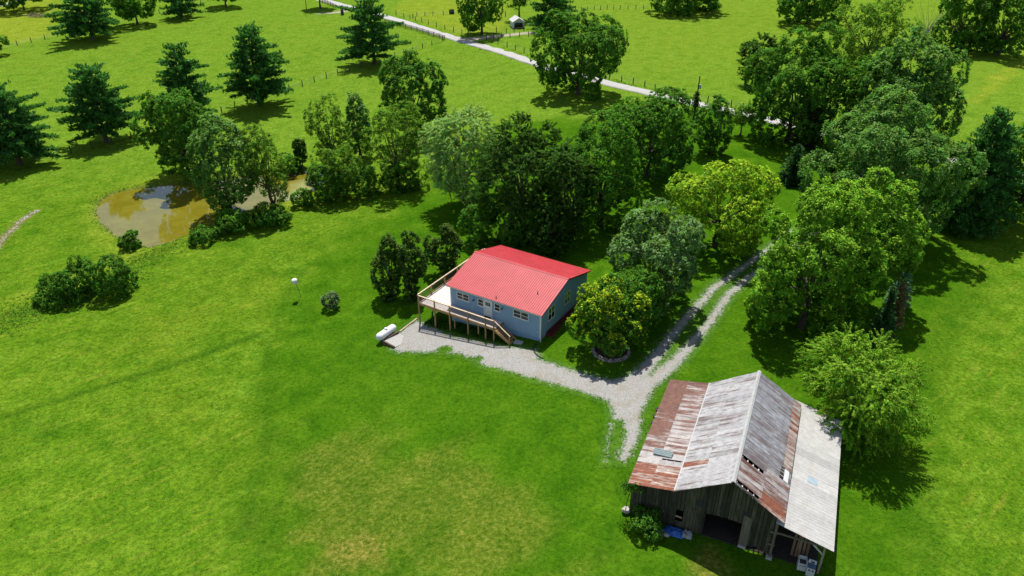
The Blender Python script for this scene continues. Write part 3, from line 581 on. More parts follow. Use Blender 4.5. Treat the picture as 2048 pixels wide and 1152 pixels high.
TREES = [  # kind, x, y, crown radius, crown half height, clear stem, detail, name, label, category
  ('pine', -93.16, 131.75, 7.20, 6.95, 2.0, 5.45, 'pine_tree', 'dark layered pine at the left picture edge, beside the lower wire fence', 'pine tree'),
  ('pine', -82.86, 144.42, 6.75, 6.59, 2.4, 5.04, 'pine_tree', 'lone cone shaped pine in the left pasture, standing clear of all other trees', 'pine tree'),
  ('pine', -70.88, 157.53, 6.14, 7.44, 2.0, 4.68, 'pine_tree', 'pine whose top pokes up behind the round oak at the back of the pond', 'pine tree'),
  ('pine', -59.22, 170.15, 6.83, 8.02, 2.4, 4.39, 'pine_tree', 'tall bushy pine between the pond oak and the big roadside pine, casting a wide shadow', 'pine tree'),
  ('pine', -127.89, 231.22, 9.10, 8.11, 2.0, 3.35, 'pine_tree', 'broad pine in the upper fence line right of the brush pile', 'pine tree'),
  ('maple', -123.46, 252.25, 6.81, 6.39, 2.0, 3.09, 'shade_tree', 'round shade tree with a short bare trunk in the upper fence line, between two pines', 'tree'),
  ('pine', -112.94, 263.28, 6.41, 6.66, 1.5, 2.97, 'pine_tree', 'pine cut off by the picture top, right end of the trees along the upper fence', 'pine tree'),
  ('maple', -175.54, 277.70, 9.76, 5.02, 2.0, 2.82, 'shade_tree', 'spreading tree beside the pale lane in the far left corner, trunk bare', 'tree'),
  ('maple', -105.45, 285.62, 6.99, 6.07, 2.5, 2.75, 'shade_tree', 'pasture tree just above the picture edge, only its shadow and trunk foot showing', 'tree'),
  ('maple', -69.78, 281.91, 5.38, 6.29, 2.5, 2.79, 'shade_tree', 'dark tree with a short trunk beside the far black board fence', 'tree'),
  ('pine', -37.87, 205.28, 7.79, 7.93, 2.2, 3.72, 'pine_tree', 'big pine beside the lane, next to the near black board fence', 'pine tree'),
  ('maple', -147.37, 213.64, 3.82, 2.33, 1, 3.54, 'shade_tree', 'small tree in the yellow field, only a sliver showing at the left edge', 'tree'),
  ('oak', -59.15, 125.82, 6.75, 8.00, 1.0, 5.67, 'oak_tree', 'round dark oak on the far bank of the pond, below the pine top', 'oak tree'),
  ('poplar', -45.93, 109.55, 4.95, 7.65, 1.5, 6.37, 'poplar_tree', 'tall silvery green tree on the near bank of the pond, bigger of the pair', 'tree'),
  ('loose', -38.99, 109.51, 3.54, 6.38, 2.0, 6.35, 'slender_tree', 'slim open tree with twin bare trunks on the near pond bank', 'tree'),
  ('column', -39.40, 130.64, 1.16, 3.13, 0.1, 5.37, 'upright_shrub', 'narrow dark upright shrub alone by the narrow end of the pond', 'shrub'),
  ('loose', -33.01, 127.77, 3.68, 7.06, 1.0, 5.57, 'slender_tree', 'pale thin leaved tree at the pond end of the grove', 'tree'),
  ('poplar', -29.41, 135.58, 2.36, 5.79, 1.5, 5.29, 'poplar_tree', 'slim white flecked tree top rising in the middle of the grove', 'tree'),
  ('loose', -19.63, 118.38, 5.20, 7.00, 1.0, 5.96, 'slender_tree', 'wide olive green open tree in the right half of the grove', 'tree'),
  ('dense', -19.64, 145.46, 6.41, 8.00, 1.5, 5.03, 'maple_tree', 'tall dense egg shaped tree standing behind the grove', 'tree'),
  ('loose', -28.73, 115.80, 3.34, 4.74, 0.6, 5.99, 'slender_tree', 'low airy tree leaning over the narrow end of the pond', 'tree'),
  ('bush', -30.47, 114.95, 3.52, 3.32, 0, 5.97, 'bush', 'dark rounded bush on the bank at the right end of the pond', 'bush'),
  ('bush', -24.48, 116.34, 2.96, 2.57, 0, 5.90, 'bush', 'shaded undergrowth bush below the middle of the grove', 'bush'),
  ('bush', -18.49, 116.87, 3.05, 2.56, 0, 5.89, 'bush', 'shaded undergrowth bush at the right foot of the grove', 'bush'),
  ('willow', -7.62, 109.14, 5.75, 6.75, 2.0, 6.43, 'willow_tree', 'pale feathery willow at the left of the cluster behind the house', 'willow tree'),
  ('dark', 1.45, 95.91, 5.54, 8.37, 1.0, 7.22, 'dark_tree', 'tallest dark tree of the cluster behind the house, beside the willow', 'tree'),
  ('maple', 12.65, 96.34, 5.84, 7.80, 0.8, 7.19, 'maple_tree', 'mid green tree at the right end of the cluster behind the house', 'tree'),
  ('dark', 7.44, 91.23, 4.02, 6.69, 0.6, 7.46, 'dark_tree', 'dark tree between the tallest and the mid green trees behind the house', 'tree'),
  ('bush', -4.45, 94.14, 2.75, 3.26, 0, 7.09, 'bush', 'dark shrub under the willow, behind the house', 'bush'),
  ('bush', 1.11, 91.92, 2.76, 2.97, 0, 7.24, 'bush', 'dark shrub behind the red roof peak', 'bush'),
  ('dark', 5.57, 88.60, 3.17, 3.57, 0.1, 7.49, 'dark_tree', 'low spreading dark evergreen just behind the back roof edge', 'tree'),
  ('oak', 22.59, 115.38, 8.07, 6.12, 1.5, 6.16, 'oak_tree', 'broad round topped tree near the vine covered utility pole', 'tree'),
  ('maple', 35.50, 126.55, 3.32, 4.13, 1.5, 5.65, 'shade_tree', 'small round tree on a thin trunk right of the utility pole', 'tree'),
  ('loose', 43.76, 136.55, 2.09, 1.78, 2.2, 5.27, 'shade_tree', 'tiny open tree with a bent bare trunk beside the lane', 'tree'),
  ('column', 43.85, 155.17, 0.91, 1.42, 0, 4.68, 'conifer_sapling', 'dark little conifer sapling by the lane right of the utility pole', 'conifer'),
  ('yellow', 27.74, 89.22, 6.66, 5.35, 1.5, 7.59, 'yellow_tree', 'yellow green tree with branches showing, above the two track drive', 'tree'),
  ('silver', 16.97, 73.94, 5.01, 5.76, 0.8, 8.78, 'silver_maple', 'grey green silver leaved tree between the blooming tree and the drive', 'tree'),
  ('bloom', 10.01, 64.96, 4.03, 4.00, 0.4, 9.54, 'goldenrain_tree', 'round tree covered in yellow blossom inside the stone ring', 'tree'),
  ('maple', 12.64, 68.31, 3.89, 4.00, 0.4, 9.20, 'shade_tree', 'green tree tucked behind the yellow blossoming one at the house corner', 'tree'),
  ('oak', 14.93, 166.06, 9.20, 9.31, 1.2, 4.54, 'oak_tree', 'large gnarled oak at the edge of the lane with a deep shadow', 'oak tree'),
  ('maple', -9.44, 236.35, 6.24, 7.41, 2.2, 3.28, 'shade_tree', 'dark tree with a stout bare trunk left of the white shed', 'tree'),
  ('loose', 2.48, 258.76, 4.80, 6.82, 2.5, 3.02, 'slender_tree', 'thin light tree directly behind the white shed', 'tree'),
  ('pine', 12.24, 239.61, 6.70, 9.36, 0.5, 3.25, 'pine_tree', 'tall dark pine right of the white shed', 'pine tree'),
  ('oak', 61.89, 273.37, 13.64, 6.99, 0.3, 2.86, 'oak_tree', 'wide tree clump cut by the picture top, right of the shed pine', 'tree'),
  ('oak', 96.88, 251.01, 10.98, 6.15, 1.5, 3.10, 'oak_tree', 'tree casting two shadow streaks at the top of the right pasture', 'tree'),
  ('loose', 89.58, 189.44, 9.32, 8.80, 1.0, 4.02, 'slender_tree', 'tall airy tree at the top of the right hand grove, bare hay field behind', 'tree'),
  ('dark', 58.36, 174.05, 4.31, 5.65, 0.2, 4.29, 'dark_tree', 'dark cedar like tree at the left edge of the right hand grove', 'tree'),
  ('oak', 51.83, 133.46, 8.46, 10.24, 1.2, 5.52, 'oak_tree', 'large round tree overhanging the lane at the left of the right hand grove', 'tree'),
  ('tall', 64.81, 117.51, 6.79, 10.74, 1.5, 6.19, 'tulip_tree', 'highest pale leaved tree in the right hand grove, beside the hay field', 'tree'),
  ('tall', 50.49, 92.69, 9.88, 9.46, 0.8, 7.49, 'tulip_tree', 'massive pale leaved tree in the front of the right hand grove', 'tree'),
  ('oak', 61.79, 126.19, 5.74, 8.58, 0.5, 5.74, 'tulip_tree', 'darker green round tree in the middle of the right hand grove, below the highest one', 'tree'),
  ('cedar', 54.39, 131.06, 3.59, 5.97, 0.3, 5.50, 'cedar_tree', 'brownish cedar at the end of the lane in front of the grove', 'cedar tree'),
  ('spruce', 46.03, 112.79, 2.88, 3.20, 0.0, 6.16, 'spruce_tree', 'small dark spruce alone on the lawn above the two track drive', 'spruce tree'),
  ('oak', 124.73, 211.62, 7.35, 9.54, 0.1, 3.64, 'oak_tree', 'left tree of the far hedgerow in the top right corner', 'tree'),
  ('oak', 133.10, 205.42, 8.02, 9.94, 0.1, 3.74, 'oak_tree', 'right tree of the far hedgerow in the top right corner', 'tree'),
  ('softpine', 64.54, 95.04, 5.14, 8.66, 0.4, 7.29, 'pine_tree', 'soft needled pine at the right of the grove, above its own wide shadow', 'pine tree'),
  ('oak', 72.43, 96.19, 4.23, 8.55, 0.4, 7.21, 'oak_tree', 'tree cut by the right picture edge behind the soft needled pine', 'tree'),
  ('bright', 32.54, 69.04, 6.76, 8.03, 0.8, 9.39, 'maple_tree', 'big bright green maple beside the drive, nearest the barn end', 'maple tree'),
  ('bright', 40.45, 75.09, 5.31, 7.44, 0.8, 8.76, 'maple_tree', 'second bright maple half hidden behind the biggest one', 'maple tree'),
  ('bluespruce', 45.60, 73.95, 1.37, 2.71, 0, 8.58, 'blue_spruce', 'powdery blue spruce at the right of the big maples', 'spruce tree'),
  ('deadspruce', 43.14, 69.78, 1.17, 2.68, 0, 8.96, 'dead_spruce', 'brown dead spruce between the blue spruce and the dark one', 'spruce tree'),
  ('spruce', 39.75, 65.86, 1.41, 3.60, 0, 9.40, 'spruce_tree', 'dark narrow spruce at the foot of the big maple', 'spruce tree'),
  ('feather', 30.98, 51.81, 5.83, 5.04, 0.5, 11.32, 'feathery_tree', 'wide tree of feathery arching sprays beside the barn lean-to', 'tree'),
  ('bush', 10.50, 40.06, 1.26, 0.99, 0, 12.88, 'bush', 'bright bush against the front left corner of the barn', 'bush'),
  ('holly', -15.44, 80.96, 2.13, 4.34, 0.2, 7.96, 'holly_tree', 'left stem of the double dark evergreen beside the deck', 'evergreen tree'),
  ('holly', -12.90, 80.44, 1.93, 4.47, 0.2, 8.02, 'holly_tree', 'right stem of the double dark evergreen beside the deck', 'evergreen tree'),
  ('holly', -8.83, 86.00, 2.64, 3.21, 0.1, 7.58, 'holly_tree', 'rounded dark evergreen behind the deck, near the house back corner', 'evergreen tree'),
  ('bush', -58.99, 81.48, 2.70, 1.84, 0, 7.76, 'bush', 'lowest left bush of the thicket at the meadow edge', 'bush'),
  ('bush', -56.73, 82.92, 2.60, 2.85, 0, 7.70, 'bush', 'middle bush of the thicket at the meadow edge, the tallest', 'bush'),
  ('bush', -52.51, 83.73, 2.68, 2.81, 0, 7.65, 'bush', 'right bush of the thicket at the meadow edge', 'bush'),
  ('bush', -56.49, 96.91, 1.44, 1.35, 0, 6.78, 'bush', 'small bright bush on the near shore of the pond', 'bush'),
  ('topiary', -22.92, 78.96, 1.01, 1.01, 0.25, 7.94, 'topiary_tree', 'little round topped grey green tree alone on the lawn near the white birdhouse', 'tree'),
  ('bush', -42.93, 102.61, 2.62, 1.79, 0, 6.50, 'bush', 'shaded bush at the foot of the silvery pond tree', 'bush'),
  ('bush', -38.12, 104.88, 2.94, 1.52, 0, 6.38, 'bush', 'shaded bush under the slim twin trunk pond tree', 'bush'),
  ('bush', -46.34, 99.19, 2.18, 1.19, 0, 6.66, 'bush', 'low bush at the left end of the near bank thicket', 'bush'),
  ('bush', -41.49, 128.00, 2.53, 2.00, 0, 5.44, 'bush', 'bush on the far bank between the pond trees and the upright shrub', 'bush'),
  ('bush', -34.73, 112.51, 1.66, 1.51, 0, 6.03, 'bush', 'light bush on the near bank where the pond narrows', 'bush'),
]
def make_tree(i, kind, x, y, r, a, clear, s, name, label, cat):
    rng = np.random.default_rng(100 + i); z = h1(x, y)
    if name == 'bush': z -= .1
    t = thing(name, label, cat, (x, y, z)); L = max(.17, 2.35 / s)
    h = 2 * a + clear
    if kind in CONE:
        k = dict(CONE[kind]); base = k.pop('base')
        crown_obj('crown', conifer(rng, r * .97, a * .98, clear, L * 1.25, base, **k), M_NEEDLE, t)
        trunk_mesh(rng, h, .022 * h + .05, conif=True).build('trunk', M_BARK, t); return t
    k = dict(KIND[kind]); base = k.pop('base'); zc = clear + a
    if kind in ('bush', 'column', 'holly', 'topiary'): L = max(.13, L * .85)
    if clear >= 2: k['low'] = 1.08
    parts, lobes, S = broad(rng, r * (.92 if kind == 'feather' else 1.08), a * (.96 if kind == 'feather' else 1.06), zc, L, base, **k)
    crown_obj('foliage' if name == 'bush' else 'crown', parts, M_LEAF, t)
    small = kind in ('bush', 'column', 'topiary')
    trunk_mesh(rng, h, (.06 if small else .018 * h + .1), lobes, S, zc, fork=(.3 * h if small else clear + .35 * a), lean=(.5 if label.startswith('tiny') else 0), twin=('twin' in label)).build('stem' if name == 'bush' else 'trunk', M_BARK, t)
    return t
for i, T_ in enumerate(TREES): make_tree(i, *T_)

# ------------------------------------------------------------------ house
M_SIDING = plain('blue_siding', (.245, .37, .50), .75, .07, 1.5)
M_FOUND = plain('blue_block', (.205, .335, .48), .85, .12, 2.)
M_WHITE = plain('white_trim', (.74, .74, .72), .55, .06)
M_RED, nt, lk, bs = new_mat('red_metal_roof')
t_ = nt.new('ShaderNodeTexCoord')
lk.new(ramp(nt, lk, fnoise(nt, lk, t_.outputs['Object'], .6, 6, .7), [(.25, (.25, .011, .017)), (.5, (.31, .015, .022)), (.75, (.35, .024, .03))]), bs.inputs['Base Color'])
bs.inputs['Roughness'].default_value = .58; bs.inputs['Specular IOR Level'].default_value = .36
M_GLASS = plain('window_glass', (.012, .014, .017), .06, .1, spec=.6)
M_BLACK = plain('black_metal', (.02, .02, .022), .5, .15)
M_TAN = wood('tan_lumber', (.40, .25, .115), (.25, .15, .07), (3, 3, .8), .8, .2)
M_CAP = wood('sunlit_rail', (.58, .46, .32), (.44, .33, .21), (.8, 6, 6), .75, .12)  # paler than the posts: sunlight put into the cap colour
M_DECK = wood('deck_plank', (.60, .535, .49), (.47, .41, .37), (.7, 7, 7), .7, .16)
M_REDW = wood('red_painted_wood', (.16, .022, .02), (.10, .014, .012), (.8, 6, 6), .6, .25)
HRZ = radians(-31.8); HX, HY = 3.19, 66.63
house = thing('house', 'blue clapboard house with a bright red metal roof and wooden deck', 'house', (HX, HY, 0), HRZ)
X0, X1, Y0, Y1 = -12.4, -.3, .35, 11.45
EZ, RZ, RY, BZ, BY = 3.0, 4.72, 6.05, 3.12, 11.8
def roof_z(y): return EZ + (RZ - EZ) * y / RY if y < RY else RZ + (BZ - RZ) * (y - RY) / (BY - RY)
sd = MB(); zb, ex = -.15, .17
z = zb
while z < 4.6:                                     # lap courses on four walls
    zt = z + ex; o = .022
    if zt < roof_z(Y0) - .03:
        sd.quad((X0, Y0 - o, z), (X1, Y0 - o, z), (X1, Y0 - .002, zt), (X0, Y0 - .002, zt)); sd.quad((X0, Y0, z), (X1, Y0, z), (X1, Y0 - o, z), (X0, Y0 - o, z))
        sd.quad((X1, Y1 + o, z), (X0, Y1 + o, z), (X0, Y1 + .002, zt), (X1, Y1 + .002, zt))
    ya, yb = Y0, Y1                                # gable courses clipped by the roof
    if zt > roof_z(Y0) - .04: ya = (zt - EZ + .04) / (RZ - EZ) * RY
    if zt > roof_z(Y1) - .04: yb = RY + (zt - RZ + .04) / (BZ - RZ) * (BY - RY)
    if yb - ya > .2:
        for xx, sg in ((X1, 1), (X0, -1)):
            sd.quad((xx + sg * o, ya, z), (xx + sg * o, yb, z), (xx + sg * .002, yb, zt), (xx + sg * .002, ya, zt)); sd.quad((xx, ya, z), (xx, yb, z), (xx + sg * o, yb, z), (xx + sg * o, ya, z))
    z = zt
sd.build('siding', M_SIDING, house)
MB().box(X0 + .01, Y0 + .01, -3.2, X1 - .01, Y1 - .01, 2.9).build('foundation', M_FOUND, house)
def slope_roof(mb, xa, xb, ya, za, yb, zb_, rib=.27, th=.045):
    n = np.array([0, -(zb_ - za), yb - ya]); n = n / np.linalg.norm(n)
    if n[2] < 0: n = -n
    a, b = np.array([0, ya, za]), np.array([0, yb, zb_])
    def pt(x, q, k): p = a + (b - a) * q + n * k; return (x, p[1], p[2])
    mb.hexa([pt(xa, 0, 0), pt(xb, 0, 0), pt(xb, 1, 0), pt(xa, 1, 0), pt(xa, 0, th), pt(xb, 0, th), pt(xb, 1, th), pt(xa, 1, th)])
    x = xa + .05
    while x < xb - .05:
        mb.hexa([pt(x - .055, 0, th - .01), pt(x + .055, 0, th - .01), pt(x + .055, 1, th - .01), pt(x - .055, 1, th - .01), pt(x - .022, 0, th + .034), pt(x + .022, 0, th + .034), pt(x + .022, 1, th + .034), pt(x - .022, 1, th + .034)])
        x += rib
    return mb
slope_roof(MB(), -12.75, .02, 0, EZ, RY, RZ).build('roof_slope', M_RED, house)
slope_roof(MB(), -12.75, .02, BY, BZ, RY, RZ).build('roof_slope', M_RED, house)
MB().prism([(RY - .2, RZ + .015), (RY + .2, RZ + .015), (RY + .02, RZ + .1), (RY - .02, RZ + .1)], -12.77, .04, 'x').build('ridge_cap', M_RED, house)
fs = MB(); fs.box(-12.70, .06, EZ - .16, -.03, .10, EZ - .01); fs.box(-12.7, BY - .1, BZ - .16, -.03, BY - .06, BZ - .01)
fs.build('fascia', M_WHITE, house)
so = MB(); so.box(-12.65, .11, EZ - .06, -.08, Y0, EZ - .03); so.build('soffit', M_WHITE, house)
M_REDTRIM = plain('red_trim', (.34, .03, .03), .5)
for xx in (-12.70, -.04):
    rk = MB()
    for (ya, za, yb, zz) in ((0.03, EZ, RY, RZ), (RY, RZ, BY - .03, BZ)): rk.hexa([(xx - .02, ya, za - .15), (xx + .02, ya, za - .15), (xx + .02, yb, zz - .15), (xx - .02, yb, zz - .15), (xx - .02, ya, za - .003), (xx + .02, ya, za - .003), (xx + .02, yb, zz - .003), (xx - .02, yb, zz - .003)])
    rk.build('rake_board', M_REDTRIM, house)
for xx, yy in ((X1, Y0), (X0, Y0), (X1, Y1), (X0, Y1)):
    sx = 1 if xx == X1 else -1; sy = -1 if yy == Y0 else 1
    mb = MB(); mb.box(min(xx - sx * .10, xx + sx * .03), min(yy + sy * .03, yy + sy * .006), -.2, max(xx - sx * .10, xx + sx * .03), max(yy + sy * .03, yy + sy * .006), 2.93)
    mb.box(min(xx + sx * .006, xx + sx * .03), min(yy + sy * .006, yy - sy * .1), -.2, max(xx + sx * .006, xx + sx * .03), max(yy + sy * .006, yy - sy * .1), 2.93)
    mb.build('corner_board', M_WHITE, house)
ds = MB().tube([(-.22, .28, 2.9), (-.22, .28, -.45), (-.15, .10, -.62)], .045, 6); ds.build('downspout', M_WHITE, house)
def window(cx, z0, z1, w, bays, face='front', y=None):
    """frame proud of the siding, sashes with a meeting rail, panes set back"""
    root = None; fw = .075
    mb = MB(); mb.box(-w / 2, -.055, 0, w / 2, -.028, fw); mb.box(-w / 2, -.055, z1 - z0 - fw, w / 2, -.028, z1 - z0)
    for k in range(bays + 1):
        xc = -w / 2 + fw / 2 + (w - fw) * k / bays; mb.box(xc - fw / 2, -.0545, fw, xc + fw / 2, -.0285, z1 - z0 - fw)
    mb.box(-w / 2 - .03, -.085, -.04, w / 2 + .03, -.028, -.002)
    loc, rot = ((cx, Y0, z0), (0, 0, 0)) if face == 'front' else ((X1, cx, z0), (0, 0, pi / 2))
    fr = mb.build('window', M_WHITE, house, loc=loc, rot=rot)
    for k in range(bays):
        xa = -w / 2 + fw + (w - fw) * k / bays; xb = xa + (w - fw) / bays - fw; zm = (z1 - z0) / 2
        MB().box(xa, -.036, fw, xb, -.0262, z1 - z0 - fw).build('pane', M_GLASS, fr)
        s = MB(); s.box(xa, -.047, zm - .03, xb, -.037, zm + .03)
        s.build('sash', M_WHITE, fr)
    return fr
window(-10.62, 1.50, 2.45, 1.72, 2); window(-8.15, 1.50, 2.45, .82, 1); window(-5.9, 1.55, 2.52, .82, 1); window(-2.8, 1.58, 2.56, 2.0, 2)
window(2.72, 1.15, 2.75, 1.5, 2, 'side'); window(6.45, 1.32, 2.85, 1.3, 2, 'side')
dr = MB(); DX, DZ = -7.15, .44
dr.box(-.58, -.06, 0, -.47, -.028, 2.14); dr.box(.47, -.06, 0, .58, -.028, 2.14); dr.box(-.58, -.0605, 2.03, .58, -.0285, 2.15)
door = dr.build('door_frame', M_WHITE, house, loc=(DX, Y0, DZ))
dl = MB().box(-.468, -.045, .02, .468, -.0265, 2.028)
for xa, xb in ((-.36, -.04), (.04, .36)): dl.box(xa, -.052, .2, xb, -.0455, 1.25)
dl.build('door', plain('white_door', (.72, .73, .74), .45, .05), door)
pn = MB()
for i in range(3):
    for j in range(2): pn.box(-.33 + i * .225, -.051, 1.42 + j * .235, -.33 + i * .225 + .2, -.0455, 1.42 + j * .235 + .21)
pn.build('door_pane', M_GLASS, door)
MB().lathe([(.0, -.1), (.03, -.095), (.03, -.06), (.012, -.045)], 8, (-.39, 0, 1.0), 'y').build('door_handle', M_BLACK, door)
for lx, lz in ((-9.05, 2.1), (-5.18, 2.22)):
    l = MB().box(-.05, -.05, -.08, .05, -.025, .1); l.tube([(0, -.05, .07), (0, -.2, .12), (0, -.26, .05)], .014, 6)
    l.lathe([(.03, .05), (.12, -.05), (.11, -.05), (.0, .02)], 10, (0, -.26, .0)); l.build('wall_lamp', M_BLACK, house, loc=(lx, Y0, lz))
MB().lathe([(0, -.06), (.05, -.06), (.06, -.025)], 8, (0, 0, 0), 'y').build('outlet_cover', M_WHITE, house, loc=(-9.35, Y0, 1.0))
MB().box(-.05, -.05, -.07, .05, -.025, .07).build('outlet_cover', M_WHITE, house, loc=(-.62, Y0, .55))
for vx, vy in ((-2.1, 2.75), (-6.1, .42)):
    MB().lathe([(.10, -.05), (.06, .06), (.045, .08), (.045, .3), (0, .31)], 8).build('roof_vent', plain('vent_rubber', (.035, .03, .03), .6), house, loc=(vx, vy, roof_z(vy) + .05))

# ------------------------------------------------------------------ deck
DF = .42                                             # floor level
deck = thing('deck', 'raised wooden deck with black balusters wrapping the blue house', 'deck', (HX, HY, 0), HRZ)
DX0, DX1, DY0, DY1, DMID = -15.8, -5.15, -1.4, 12.45, -12.43
def hw(x, y): return HX + x * cos(HRZ) - y * sin(HRZ), HY + x * sin(HRZ) + y * cos(HRZ)
def hgz(x, y): return h1(*hw(x, y))
bw = .14
long_b = MB().box(0, .004, -.038, DX1 - DX0, bw - .004, 0).mesh('deck_board_long', M_DECK)
short_b = MB().box(0, .004, -.038, DMID - DX0, bw - .004, 0).mesh('deck_board_short', M_DECK)
y = DY0; i = 0
while y < DY1 - .1:
    place('deck_board', long_b if y + bw <= Y0 - .02 else short_b, deck, (DX0, y, DF - .001 * (i % 2))); y += bw; i += 1
jb = MB(); jb.box(DX0, DY0 - .045, DF - .28, DX1, DY0 - .002, DF - .03); jb.box(DX0 - .045, DY0 - .045, DF - .282, DX0 - .002, DY1, DF - .03); jb.box(DX1 + .002, DY0, DF - .28, DX1 + .045, Y0 - .03, DF - .03)
jb.box(DX0, DY1 + .002, DF - .28, DMID, DY1 + .045, DF - .03)
jb.build('rim_joist', M_TAN, deck)
jo = MB(); x = DX0 + .4
while x < DX1: jo.box(x - .02, DY0, DF - .22, x + .02, (Y0 - .03 if x > DMID else DY1), DF - .043); x += .6
jo.box(DX0, -.65, DF - .4, DX1, -.56, DF - .223); jo.build('joist', M_TAN, deck)
FP = [-15.74, -13.4, -11.25, -8.7, -6.3, -5.2]; SP = [1.2, 3.9, 6.6, 9.3, 12.38]
pw = .07
rails = []
for x in FP:
    MB().box(x - pw, DY0 - .19, hgz(x, DY0) - .3, x + pw, DY0 - .05, DF + 1.10).build('post', M_TAN, deck)
for x in (-10.93, -7.6): MB().box(x - .06, DY0 + .3, hgz(x, DY0) - .3, x + .06, DY0 + .42, DF - .28).build('post', M_TAN, deck)
for y_ in SP: MB().box(DX0 - .19, y_ - pw, hgz(DX0, y_) - .3, DX0 - .05, y_ + pw, DF + 1.10).build('post', M_TAN, deck)
for x in (-14.2, -12.6):
    MB().box(x - pw, DY1 + .05, hgz(x, DY1) - .3, x + pw, DY1 + .19, DF + 1.10).build('post', M_TAN, deck)
    MB().box(x - .06, 3.0, hgz(x, 3) - .3, x + .06, 3.12, DF - .28).build('post', M_TAN, deck)
bal = MB().box(-.015, -.015, 0, .015, .015, .86).mesh('baluster', plain('baluster_metal', (.035, .028, .026), .5))
def railing(a, b, bal_step=.125):
    a, b = np.array(a), np.array(b); d = b - a; ln = np.linalg.norm(d); d = d / ln; nrm = np.array([-d[1], d[0]])
    A, B = (*a, 0), (*b, 0)
    MB().bar((*a, DF + 1.07), (*b, DF + 1.07), .15, .04).build('rail_cap', M_CAP, deck)
    m = MB(); m.bar((*a, DF + .99), (*b, DF + .99), .04, .09); m.bar((*a, DF + .09), (*b, DF + .09), .04, .08); m.build('rail', M_TAN, deck)
    k = int(ln / bal_step)
    for j in range(1, k): p = a + d * ln * j / k; place('baluster', bal, deck, (p[0], p[1], DF + .12))
for xa, xb in zip(FP[:-1], FP[1:]): railing((xa + pw, DY0 - .12), (xb - pw, DY0 - .12))
for ya, yb in zip([DY0 - .05] + SP[:-1], SP): railing((DX0 - .12, ya + pw), (DX0 - .12, yb - pw), .18)
railing((DX0 - .05, DY1 + .12), (-14.27, DY1 + .12), .18); railing((-14.13, DY1 + .12), (-12.67, DY1 + .12), .18)
# stairs down to the gravel
stair_x0, stair_x1 = DX1 + .05, -3.15; zg = hgz(-3.1, -1.0) - .02; ns = 8
for k in range(ns):
    xx = stair_x0 + (stair_x1 - stair_x0) * (k + .0) / ns; zz = DF - .02 - (DF - zg) * (k + 1) / (ns + .3)
    MB().box(xx, DY0 - .08, zz - .045, xx + .31, -.38, zz).build('stair_tread', M_TAN, deck)
for yy in (DY0 - .14, -.34): MB().bar((stair_x0, yy, DF - .16), (stair_x1 + .1, yy, zg + .12), .045, .27).build('stringer', M_TAN, deck)
MB().box(stair_x1 - .02, DY0 - .24, zg - .2, stair_x1 + .12, DY0 - .1, zg + 1.12).build('post', M_TAN, deck)
MB().bar((DX1 + .08, DY0 - .12, DF + 1.06), (stair_x1 + .1, DY0 - .14, zg + 1.12), .12, .05).build('rail_cap', M_CAP, deck)
MB().bar((DX1 + .08, DY0 - .12, DF + .2), (stair_x1, DY0 - .14, zg + .26), .04, .08).build('rail', M_TAN, deck)
for k in range(1, 14):
    q = k / 14; place('baluster', bal, deck, (DX1 + .05 + (stair_x1 - DX1) * q, DY0 - .12, DF + .22 + (zg - DF + .06) * q), scale=(1, 1, .92))
mat_ = MB().box(-.45, -.3, 0, .45, .3, .02).build('doormat', plain('dark_mat', (.03, .028, .028), .95), None, loc=(*hw(-7.15, -.02), DF + .002), rot=(0, 0, HRZ))
tag(mat_, 'dark doormat on the deck in front of the white front door', 'doormat')
sl = MB().box(-.5, -.35, -.06, .5, .35, .05).build('paving_slab', plain('pale_slab', (.42, .40, .37), .9, .15), None, loc=(*hw(-2.45, -.75), hgz(-2.45, -.75) + .02), rot=(0, 0, HRZ + .1))
tag(sl, 'pale concrete slab at the foot of the deck stairs', 'paving slab')
rs = thing('wooden_steps', 'dark red wooden steps along the shaded end wall of the house', 'steps', (*hw(-.27, 5.2), 0), HRZ)
for k in range(4): MB().box(.04 + .26 * k, -3.6, -.02 - .17 * k, .04 + .26 * k + .25, 3.6, .03 - .17 * k).build('tread', M_REDW, rs)
for yy in (-3.64, -1.2, 1.2, 3.64): MB().hexa([(.03, yy - .03, -.9), (1.08, yy - .03, -.9), (1.08, yy + .03, -.9), (.03, yy + .03, -.9), (.03, yy - .03, -.03), (1.08, yy - .03, -.6), (1.08, yy + .03, -.6), (.03, yy + .03, -.03)]).build('stringer', M_REDW, rs)

# pipe, tank, timbers
PP = [(2.86, 66.52), (2.47, 66.39), (2.33, 66.03), (2.34, 65.55), (2.46, 64.96), (2.74, 64.36), (3.31, 63.72)]
o = PP[3]; oz = h1(*o)
pipe = MB().tube([(p[0] - o[0], p[1] - o[1], h1(*p) - oz + (.12 if i < 2 else .07)) for i, p in enumerate(PP)], .065, 8).build('drain_pipe', M_BLACK, None, loc=(*o, oz))
tag(pipe, 'black flexible drain pipe curling over the grass off the house corner', 'pipe')
TA, TB = (-15.38, 69.96), (-13.89, 72.22)
tc_ = ((TA[0] + TB[0]) / 2, (TA[1] + TB[1]) / 2); ta = atan2(TB[1] - TA[1], TB[0] - TA[0]); tz = h1(*tc_)
tank = thing('propane_tank', 'white propane tank lying beside the gravel pad', 'propane tank', (*tc_, tz), ta)
M_TANK = plain('tank_paint', (.74, .74, .73), .35, .04)
pr = [(0, -1.55)] + [(.47 * sin(q), -1.1 - .45 * cos(q)) for q in np.linspace(.2, pi / 2, 6)] + [(.47 * cos(q), 1.1 + .45 * sin(q)) for q in np.linspace(0, pi / 2 - .2, 6)] + [(0, 1.55)]
MB().lathe(pr, 20, (0, 0, .78), 'x').build('tank_body', M_TANK, tank, True)
